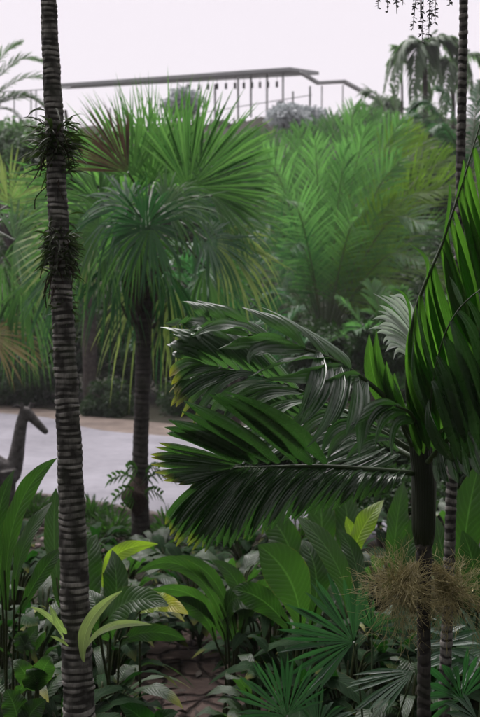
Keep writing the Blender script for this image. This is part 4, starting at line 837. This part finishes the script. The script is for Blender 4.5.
def plant(name, label, leaves, mat='broad', cat='plant', group=None, **kw):
    bs = np.array([P(*l[0]) for l in leaves]); c = bs.mean(0); rt = thing(name, label, cat, (c[0], c[1], 0), group)
    mb = MB(); sb_ = MB()
    for l in leaves:
        k = dict(kw); k.update(l[4] if len(l) > 4 else {})
        leaf(mb, sb_, l[0], l[1], l[2], l[3], root_xy=(c[0] + rng.normal(0, .03), c[1] + rng.normal(0, .03)), **k)
    mb.build('foliage', M[mat], rt)
    if sb_.v: sb_.build('stem', M['stem'], rt)
    return rt

E_ = dict(prof=pf_ellip)
plant('strap_leaf_plant', 'bright green plant with one long arching strap leaf at the left edge', [
    ((6, 610, 4.6), (16, 515, 4.5), (57, 458, 4.4), 20, dict(tint=.9)), ((14, 600, 4.7), (24, 545, 4.7), (52, 502, 4.8), 15, dict(tint=.5)), ((2, 600, 4.7), (-4, 530, 4.6), (14, 470, 4.7), 17, dict(tint=.2)), ((20, 612, 4.7), (40, 575, 4.6), (62, 548, 4.6), 17, dict(tint=.2))])
plant('broadleaf_plant', 'rounded upright leaves right behind the ringed trunk', [
    ((98, 640, 5.6), (84, 585, 5.5), (97, 534, 5.6), 34, dict(wave=.12, tint=.4)), ((106, 640, 5.7), (116, 595, 5.6), (112, 550, 5.7), 26, dict(wave=.12, tint=.3)), ((60, 600, 5.4), (54, 540, 5.5), (56, 488, 5.6), 20, dict(tint=.7)), ((92, 640, 5.6), (70, 600, 5.6), (60, 560, 5.6), 26, dict(tint=.2))], 'broad')
plant('nest_fern', 'lime strap leaf with wavy edge reaching right below the fan palm', [
    ((104, 588, 6.2), (116, 555, 6.1), (158, 544, 6.0), 16, dict(wave=.14))], 'lime')
plant('nest_fern', 'small yellow-green wavy leaf standing below the front palm crown', [
    ((352, 562, 5.6), (362, 530, 5.5), (384, 500, 5.5), 21, dict(wave=.14, tint=.1)), ((356, 562, 5.6), (352, 538, 5.6), (346, 516, 5.6), 12, dict(wave=.14, tint=.1))], 'lime')
plant('arum_plant', 'large shiny leaf with a pale crumpled neighbour, right of the ringed trunk', [
    ((100, 634, 4.9), (128, 602, 4.8), (168, 606, 4.7), 32, dict(prof=pf_ellip, tint=.9)), ((110, 640, 5), (100, 612, 4.9), (86, 590, 5), 26, dict(prof=pf_ellip)), ((120, 645, 5), (148, 632, 4.9), (186, 640, 4.9), 18, dict(tint=.2))], 'broad')
plant('yellow_leaf_plant', 'yellowing crinkled leaf over the stone paving', [
    ((140, 612, 5), (160, 602, 4.9), (188, 614, 4.8), 20, dict(prof=pf_ellip, wave=.15, tint=.9, age=.6))], 'lime')
plant('strap_leaf_plant', 'long dark arching leaves spreading above the stone paving', [
    ((232, 640, 6), (190, 570, 5.8), (136, 574, 5.6), 15, dict(tint=.8)), ((236, 640, 6), (212, 578, 5.9), (168, 558, 5.8), 14), ((228, 640, 6), (232, 600, 5.9), (262, 612, 5.8), 24), ((215, 640, 6), (200, 612, 5.9), (170, 600, 5.8), 18), ((240, 640, 6), (240, 590, 6), (212, 560, 6), 18), ((225, 640, 6), (196, 598, 5.9), (150, 590, 5.7), 16, dict(tint=.9)), ((238, 640, 6.1), (262, 590, 6), (296, 590, 5.9), 20)], 'broad')
plant('broadleaf_plant', 'big rounded paddle leaf in the middle of the bed below the lower frond', [
    ((300, 628, 5.4), (290, 580, 5.3), (258, 545, 5.3), 44, dict(prof=pf_strap, tint=.9, wave=.03)), ((312, 625, 5.5), (316, 575, 5.5), (302, 540, 5.6), 30, dict(tint=.2)), ((290, 630, 5.5), (262, 600, 5.4), (232, 590, 5.4), 26, dict(tint=.1))], 'broad')
plant('strap_leaf_plant', 'long straight leaf leaning left beside the big rounded paddle leaf', [
    ((352, 618, 5.2), (334, 560, 5.2), (296, 516, 5.3), 24, dict(tint=.9, wave=.03)), ((358, 620, 5.3), (356, 565, 5.4), (338, 530, 5.5), 20, dict(tint=.3))], 'broad')
plant('broadleaf_plant', 'upright green leaves behind the front palm trunk under the lower frond', [
    ((318, 590, 6.4), (322, 530, 6.4), (316, 478, 6.5), 27, dict(tint=.6)), ((340, 595, 6.4), (348, 530, 6.4), (338, 480, 6.5), 25, dict(tint=.3)), ((392, 590, 6.2), (396, 530, 6.2), (404, 482, 6.3), 22, dict(tint=.6)), ((404, 590, 6.2), (412, 540, 6.3), (440, 500, 6.3), 21, dict(tint=.4)), ((300, 590, 6.5), (286, 540, 6.5), (262, 512, 6.6), 30)], 'broad')
plant('broadleaf_plant', 'tall wide leaves at the right edge behind the slender trunk', [
    ((462, 600, 5.8), (466, 530, 5.7), (480, 462, 5.7), 32, dict(tint=.4)), ((456, 600, 5.8), (444, 560, 5.8), (436, 515, 5.9), 19), ((478, 610, 5.6), (490, 560, 5.6), (500, 500, 5.6), 28), ((470, 600, 5.6), (474, 570, 5.5), (462, 530, 5.5), 24, dict(tint=.2))], 'broad')
plant('trunk_orchid', 'pale green strap-leaved orchid sprouting from the ringed trunk', [
    ((84, 662, 3.1), (90, 622, 3.05), (122, 591, 3.0), 13, dict(tint=.9, prof=pf_ellip, stalk=False, fold=.55, tw=.35)), ((84, 654, 3.08), (108, 628, 3.0), (153, 625, 2.95), 8, dict(stalk=False, tint=.7, fold=.6, tw=-.3)),
    ((64, 640, 3.06), (50, 618, 3.02), (30, 607, 3.0), 5, dict(stalk=False)), ((66, 634, 3.05), (58, 622, 3.0), (49, 604, 3.0), 9, dict(stalk=False, tint=.2, prof=pf_ellip)), ((68, 646, 3.05), (60, 640, 3.0), (50, 636, 3.0), 4, dict(stalk=False))], 'pale', cat='orchid')
plant('heart_leaf_plant', 'curled light green heart-shaped leaves near the bottom left corner', [
    ((36, 690, 4.2), (44, 668, 4.1), (52, 658, 4.1), 22, dict(prof=pf_ellip, tint=.9)), ((36, 690, 4.2), (24, 672, 4.1), (14, 660, 4.1), 20, dict(prof=pf_ellip, tint=.9)), ((38, 688, 4.2), (34, 676, 4.1), (34, 668, 4.1), 26, dict(prof=pf_ellip, tint=.8)),
    ((24, 650, 4.6), (28, 640, 4.6), (38, 626, 4.6), 22, dict(prof=pf_ellip, tint=.2)), ((30, 655, 4.6), (22, 640, 4.6), (18, 632, 4.6), 18, dict(prof=pf_ellip, tint=.2)), ((20, 730, 4), (14, 706, 4), (6, 690, 4), 26, dict(prof=pf_ellip, tint=.4)), ((24, 730, 4), (32, 712, 4), (46, 700, 4), 24, dict(prof=pf_ellip, tint=.1))], 'broad')
plant('broadleaf_plant', 'dark leaf at the bottom edge between the ringed trunk and the paving', [
    ((150, 745, 4.4), (142, 720, 4.3), (120, 706, 4.3), 26, dict(prof=pf_ellip)), ((156, 745, 4.4), (160, 722, 4.3), (178, 712, 4.3), 20, dict(prof=pf_ellip))], 'broadd')

# shaded filler planting through the bed
FILL = [(40, 590, 6.4), (75, 560, 7.6), (20, 560, 7.0), (120, 560, 8.0), (165, 556, 8.4), (200, 570, 7.6), (240, 572, 7.0), (285, 560, 7.6), (330, 560, 7.4), (372, 568, 7.0), (415, 560, 7.2), (455, 560, 7.0), (36, 640, 5.4), (110, 636, 5.8), (262, 622, 6.2), (330, 618, 6.0), (395, 622, 5.8), (470, 640, 5.6), (8, 690, 4.7), (105, 690, 4.9),
        (300, 668, 5.0), (410, 690, 4.8), (385, 640, 5.2), (0, 620, 5.4), (60, 620, 6.8), (205, 530, 9.4), (245, 532, 9.0), (290, 520, 9.2), (350, 520, 8.8), (400, 520, 8.6), (450, 520, 8.4), (484, 560, 6.4), (140, 650, 7.2), (300, 600, 7.0), (200, 612, 7.4), (346, 655, 5.0), (255, 690, 5.2), (436, 650, 5.2)]
adj = ['ragged', 'drooping', 'upright', 'tangled', 'arching', 'low']
NF = len(FILL)
FILL += [(60, 640, 5.2), (120, 612, 6.2), (300, 640, 5.4), (60, 700, 4.6), (130, 580, 7.0), (220, 560, 8.2), (320, 580, 6.6), (104, 672, 5.0), (25, 540, 8.0), (85, 535, 8.8), (360, 600, 6.0), (270, 600, 6.2), (455, 610, 5.6), (160, 545, 9.2)]
FL_LAB = ['low bed plant under the arching strap leaf at the left', 'bed plant just inside the kerb behind the ringed trunk', 'bed plant near the left edge below the wooden deer', 'dark bed plant at the foot of the fan palm', 'dark bed plant right of the fan palm foot', 'bed plant above the stone paving, left part', 'bed plant under the tip of the lowest front frond', 'bed plant behind the big rounded paddle leaf', 'bed plant behind the long straight leaning leaf', 'bed plant behind the yellow-green wavy leaf', 'bed plant right behind the front palm trunk', 'bed plant between the slender trunk and the right edge',
          'dark bed plant left of the ringed trunk', 'dark bed plant under the large shiny leaf', 'dark bed plant right of the stone paving', 'dark bed plant above the left-pointing fan leaf', 'dark bed plant behind the left flower spray', 'dark bed plant at the right edge below the flower sprays', 'bed plant in the bottom left corner', 'bed plant at the bottom just right of the ringed trunk', 'bed plant between the two dark fan leaves', 'bed plant at the foot of the front palm', 'bed plant under the left flower spray', 'bed plant at the left edge halfway down the bed',
          'bed plant hidden behind the ringed trunk', 'kerbside plant below the tip of the lower frond', 'kerbside plant under the lower frond, left of its middle', 'kerbside plant under the middle of the lower frond', 'kerbside plant under the base of the lower frond', 'kerbside plant behind the crownshaft', 'kerbside plant behind the slender trunk', 'bed plant cut by the right edge below the wide leaves', 'thin bed plant over the left of the stone paving', 'bed plant under the big rounded paddle leaf', 'bed plant in shade over the top of the stone paving', 'bed plant behind the middle fan leaf', 'bed plant right of the paving near the bottom', 'bed plant between the two flower spray trunks']
for i, (x, y, d) in enumerate(FILL):
    x += rng.normal(0, 4)
    C = P(x, y, d); rt = thing('bed_plant', adj[i % 6] + ' ' + FL_LAB[i] if i < NF else 'low dark leafy plant half hidden among the other bed plants', 'plant', (C[0], C[1], 0), 'broad-leaved plants filling the bed' if i < NF else 'low dark plants between the bed plants')
    if i >= NF: C[2] = min(C[2], .7)
    mb = MB(); sb_ = MB(); n = 28; sc_ = d / 6
    for k in range(n):
        az = k * 2.4 + rng.normal(0, .3); o = A(math.cos(az), math.sin(az), 0); hgt = max(.15, C[2] * rng.uniform(.45, 1.0)); L = rng.uniform(.18, .42)
        B = A(C[0], C[1], hgt) + o * .08; el = rng.uniform(.1, 1.1)
        T_ = B + o * L * math.cos(el * .8) + A(0, 0, L * (math.sin(el) - .35)); Mi = B + o * L * .45 + A(0, 0, L * .75 * math.sin(el + .3))
        ribbons(mb, B, Mi, T_, np.cross(o, A(0, 0, 1)) + rng.normal(0, .2, 3), rng.uniform(.05, .13), m=12, K=7, fold=.2, prof=pf_strap if k % 2 else pf_ellip, tint=rng.uniform(), age=.25 if k % 5 == 0 else 0, wave=.08, curl=.08)
        sb_.tube(curve([A(C[0], C[1], -.02), A(C[0], C[1], hgt * .6) + o * .02, B, B + (Mi - B) * .3], np.linspace(0, 1, 8)), np.linspace(.011, .005, 8), n=5)
    mb.build('foliage', M['broadd' if i % 3 else 'broad'], rt); sb_.build('stem', M['stem'], rt)

# dark fan leaves (lady palms) low in the bed
def lady(label, base, leaves):
    B = P(*base); rt = thing('lady_palm', label, 'palm', (B[0], B[1], 0))
    for (cx, cy, d, ang, Rp, sp, n, tilt, dro) in leaves:
        fanleaf(rt, A(B[0], B[1], .02), cx, cy, ang, Rp, d, tilt, 'rhapis', .12, dro, sp, n, split=.62, wf=.82, pr=.005, m=10, age=.1)
lady('lady palm with one wide fan leaf pointing left at the centre of the bed', (372, 760, 4.6), [(354, 642, 4.4, 150, 84, 150, 19, .3, .08), (414, 672, 4.3, 203, 72, 60, 10, .8, .12), (372, 630, 4.7, 60, 40, 150, 14, .4, .2)])
lady('lady palm with a fan leaf at the bottom edge right of the paving', (290, 790, 4.2), [(287, 716, 4.1, 122, 66, 190, 26, .3, .06), (318, 730, 4.2, 60, 50, 140, 18, .6, .2)])
lady('lady palm with thin spreading fingers in the bottom right corner', (470, 790, 4.4), [(462, 700, 4.3, 110, 70, 150, 12, .8, .2), (486, 650, 4.6, 170, 80, 110, 10, .9, .2), (478, 720, 4.2, 160, 50, 120, 10, .9, .2), (430, 650, 4.6, 30, 60, 120, 9, .8, .2)])

# low feathery shrubs along the kerb
for i, (x, y, lab) in enumerate([(92, 516, 'fine-leaved shrub at the kerb right of the ringed trunk'), (34, 512, 'fine-leaved shrub at the kerb below the wooden deer'), (168, 532, 'fine-leaved shrub at the kerb right of the fan palm'), (212, 545, 'fine-leaved shrub at the kerb under the lower frond tip'), (112, 532, 'small fine-leaved shrub just left of the fan palm foot')]):
    C = G(x, y + 14); C[2] = .22; rt = thing('kerb_shrub', lab, 'shrub', (C[0], C[1], 0)); n = 420
    mb = MB(); o = nrm(rng.normal(size=(n, 3)) * A(1, 1, .8)); o[:, 2] = np.abs(o[:, 2]); p0 = C + o * rng.uniform(.03, .24, (n, 1)) - A(0, 0, .12)
    ribbons(mb, p0, p0 + o * .06 + A(0, 0, .02), p0 + o * .14 + A(0, 0, -.02), nrm(rng.normal(size=(n, 3))), .02, m=4, K=3); mb.build('foliage', M['broad'], rt)
    sb_ = MB()
    for k in range(10):
        e = C + rng.normal(0, .1, 3) * A(1, 1, .3); sb_.tube(curve([A(C[0], C[1], -.02), (C + e) / 2 - A(0, 0, .1), e], np.linspace(0, 1, 5)), .006, n=5)
    sb_.build('stem', M['stem'], rt)

# ------------------------------------------------------------------ tree over the camera: catkins in view, unseen crown shaped to darken the bed
st = thing('shade_tree', 'overhanging tree with an unseen crown shaped for shade, dark catkins dangling at the top right', 'tree', (-1.6, -4.5, 0))
mb = MB(); t = np.linspace(0, 1, 20); mb.tube(curve([A(-1.6, -4.5, -.1), A(-1.5, -4.4, 2.5), A(-1.2, -3.6, 5), A(-.6, -2, 7)], t), np.linspace(.32, .16, 20), n=16)
for e in [(3, 4, 7.2), (-4, 4, 7.6), (0, 6.5, 8), (4, -1, 7), (-5, -2, 7), (1.2, 3.8, 5.6), (0, -8, 7)]:
    mb.tube(curve([A(-1.2, -3.6, 5), A(-.6 + e[0] * .3, -2 + e[1] * .3, 6.6), A(*e)], np.linspace(0, 1, 12)), np.linspace(.13, .025, 12), n=8)
mb.build('trunk', M['bark'], st)
mb = MB(); n = 70000
x = rng.uniform(-9, 9, n); y = rng.uniform(-10, 10.5, n); z = rng.uniform(0.3, 9.5, n)
lim_ = np.where(y > 0, CAMZ + .36 * y + 1.6, np.where(y > -2.2, CAMZ + 1.6, 0.0))
lim_ = np.where((np.abs(x) > .27 * np.abs(y) + 1.1), .2, lim_)  # unseen low skirts at the sides, added to keep light off the bed
lim_ = np.where((y > 3.0) & (np.abs(x) < 2.6), np.where(y > 6.7, CAMZ + .33 * y + .9, 99), lim_)  # gap lets light onto the fronds; far band added to shade the bed
ok = (z > lim_) & ((x / 9) ** 2 + (y / 11) ** 2 < 1); p = np.stack([x, y, z], 1)[ok]
# bunch into clumps with gaps
cl = np.sin(p[:, 0] * 1.7 + 1) * np.sin(p[:, 1] * 1.9) + np.sin(p[:, 2] * 2.3 + p[:, 0]) * .6; p = p[cl > -.55]; n = len(p)
d = nrm(rng.normal(size=(n, 3)) * A(1, 1, .5)); ln = rng.uniform(.1, .26, (n, 1))
ribbons(mb, p, p + d * ln * .5, p + d * ln + A(0, 0, -.2) * ln, nrm(rng.normal(size=(n, 3)) * A(1, 1, .4)), ln[:, 0] * .5, m=3, K=3, prof=lambda s: np.array([.3, 1, .1]))
mb.build('crown', M['bush'], st)
for (x, y0, y1, ln_) in [(379, -6, 8, 0), (388, -10, 11, 0), (396, -14, 14, 0), (402, -12, 5, 0), (416, -20, 28, 1), (419, -20, 34, 1), (423, -20, 42, 1), (427, -20, 38, 1), (429, -18, 32, 1), (433, -18, 20, 0), (440, -16, 22, 0), (449, -14, 5, 0), (413, -18, 16, 0), (421, -20, 25, 1)]:
    a, b_ = P(x, y0 - 60, 3.9), P(x + rng.normal(0, 2), y1, 3.9); mb = MB()
    pts = curve([a, (a + b_) / 2 + rng.normal(0, .006, 3), b_], np.linspace(0, 1, 30)); mb.tube(pts, .0012, n=4, cap=False)
    k = rng.integers(8, 30, 46); q = pts[k]; th = rng.uniform(0, 6.28, 46); o = np.stack([np.cos(th), np.sin(th), rng.uniform(-.9, .1, 46)], 1)
    ribbons(mb, q, q + o * .006, q + o * .013, nrm(rng.normal(size=(46, 3))), .0065, m=3, K=3, prof=lambda s: np.array([.5, 1, .3]))
    mb.build('catkin', M['catkin'], st)

# ------------------------------------------------------------------ haze
mb = MB(); mb.box((0, 47, 17), (150, 138, 40))
hz = mb.build('haze', M['post'], kind='stuff', smooth=False)
m_, nt, N = newmat('haze_air'); v = N('ShaderNodeVolumePrincipled'); v.inputs['Color'].default_value = (.97, .95, 1, 1); v.inputs['Density'].default_value = .0006; v.inputs['Anisotropy'].default_value = 0.0
o = N('ShaderNodeOutputMaterial'); nt.links.new(v.outputs[0], o.inputs['Volume']); hz.data.materials.clear(); hz.data.materials.append(m_)

# ------------------------------------------------------------------ light
w = bpy.data.worlds.new('World'); sc.world = w; w.use_nodes = True; nt = w.node_tree; nt.nodes.clear()
N = lambda ty, **k: _n(nt, ty, **k)
SUN_EL, SUN_AZ, GLOW = R_(60), R_(-30), 10.5
sky = N('ShaderNodeTexSky'); sky.sky_type = 'NISHITA'; sky.sun_disc = False; sky.sun_elevation = SUN_EL; sky.sun_rotation = SUN_AZ
b1 = N('ShaderNodeBackground'); b1.inputs[1].default_value = .1; nt.links.new(sky.outputs[0], b1.inputs[0])
tc = N('ShaderNodeTexCoord'); no = N('ShaderNodeTexNoise', i_Scale=1.6, i_Detail=4.0); nt.links.new(tc.outputs['Generated'], no.inputs['Vector'])
cc = mixc(nt, no.outputs[0], (.95, .87, .92), (.985, .905, .955))
# thin cloud: brightest round the veiled sun, dimmest on the opposite side
vd = N('ShaderNodeVectorMath', operation='DOT_PRODUCT'); nt.links.new(tc.outputs['Generated'], vd.inputs[0])
vd.inputs[1].default_value = (math.sin(SUN_AZ) * math.cos(SUN_EL), math.cos(SUN_AZ) * math.cos(SUN_EL), math.sin(SUN_EL))
m1 = N('ShaderNodeMapRange', interpolation_type='SMOOTHSTEP'); m1.inputs[1].default_value = .70; m1.inputs[2].default_value = .97; m1.inputs[3].default_value = 0; m1.inputs[4].default_value = GLOW
m2 = N('ShaderNodeMapRange', interpolation_type='SMOOTHSTEP'); m2.inputs[1].default_value = -.5; m2.inputs[2].default_value = .25; m2.inputs[3].default_value = .3; m2.inputs[4].default_value = 1.0
nt.links.new(vd.outputs['Value'], m1.inputs[0]); nt.links.new(vd.outputs['Value'], m2.inputs[0])
mr = N('ShaderNodeMath', operation='ADD'); nt.links.new(m1.outputs[0], mr.inputs[0]); nt.links.new(m2.outputs[0], mr.inputs[1])
b2 = N('ShaderNodeBackground'); nt.links.new(mr.outputs[0], b2.inputs[1]); nt.links.new(cc, b2.inputs[0])
mx = N('ShaderNodeMixShader'); mx.inputs[0].default_value = .9; nt.links.new(b1.outputs[0], mx.inputs[1]); nt.links.new(b2.outputs[0], mx.inputs[2])
o = N('ShaderNodeOutputWorld'); nt.links.new(mx.outputs[0], o.inputs[0])
sl = bpy.data.lights.new('sun', 'SUN'); sl.energy = 1.5; sl.angle = R_(10); sl.color = (1, .97, .92); so = bpy.data.objects.new('sun', sl); COL.objects.link(so)
dirv = Vector((math.sin(SUN_AZ) * math.cos(SUN_EL), math.cos(SUN_AZ) * math.cos(SUN_EL), math.sin(SUN_EL)))
so.rotation_euler = dirv.to_track_quat('Z', 'Y').to_euler(); so.location = dirv * 40

sc.view_settings.view_transform = 'Standard'; sc.view_settings.look = 'None'; sc.view_settings.exposure = 0; sc.view_settings.gamma = 1
sc.view_settings.use_curve_mapping = False
sc.render.engine = 'CYCLES'
sc.cycles.max_bounces = 8; sc.cycles.transmission_bounces = 4; sc.cycles.diffuse_bounces = 4; sc.cycles.glossy_bounces = 3; sc.cycles.volume_bounces = 1
sc.cycles.use_denoising = True
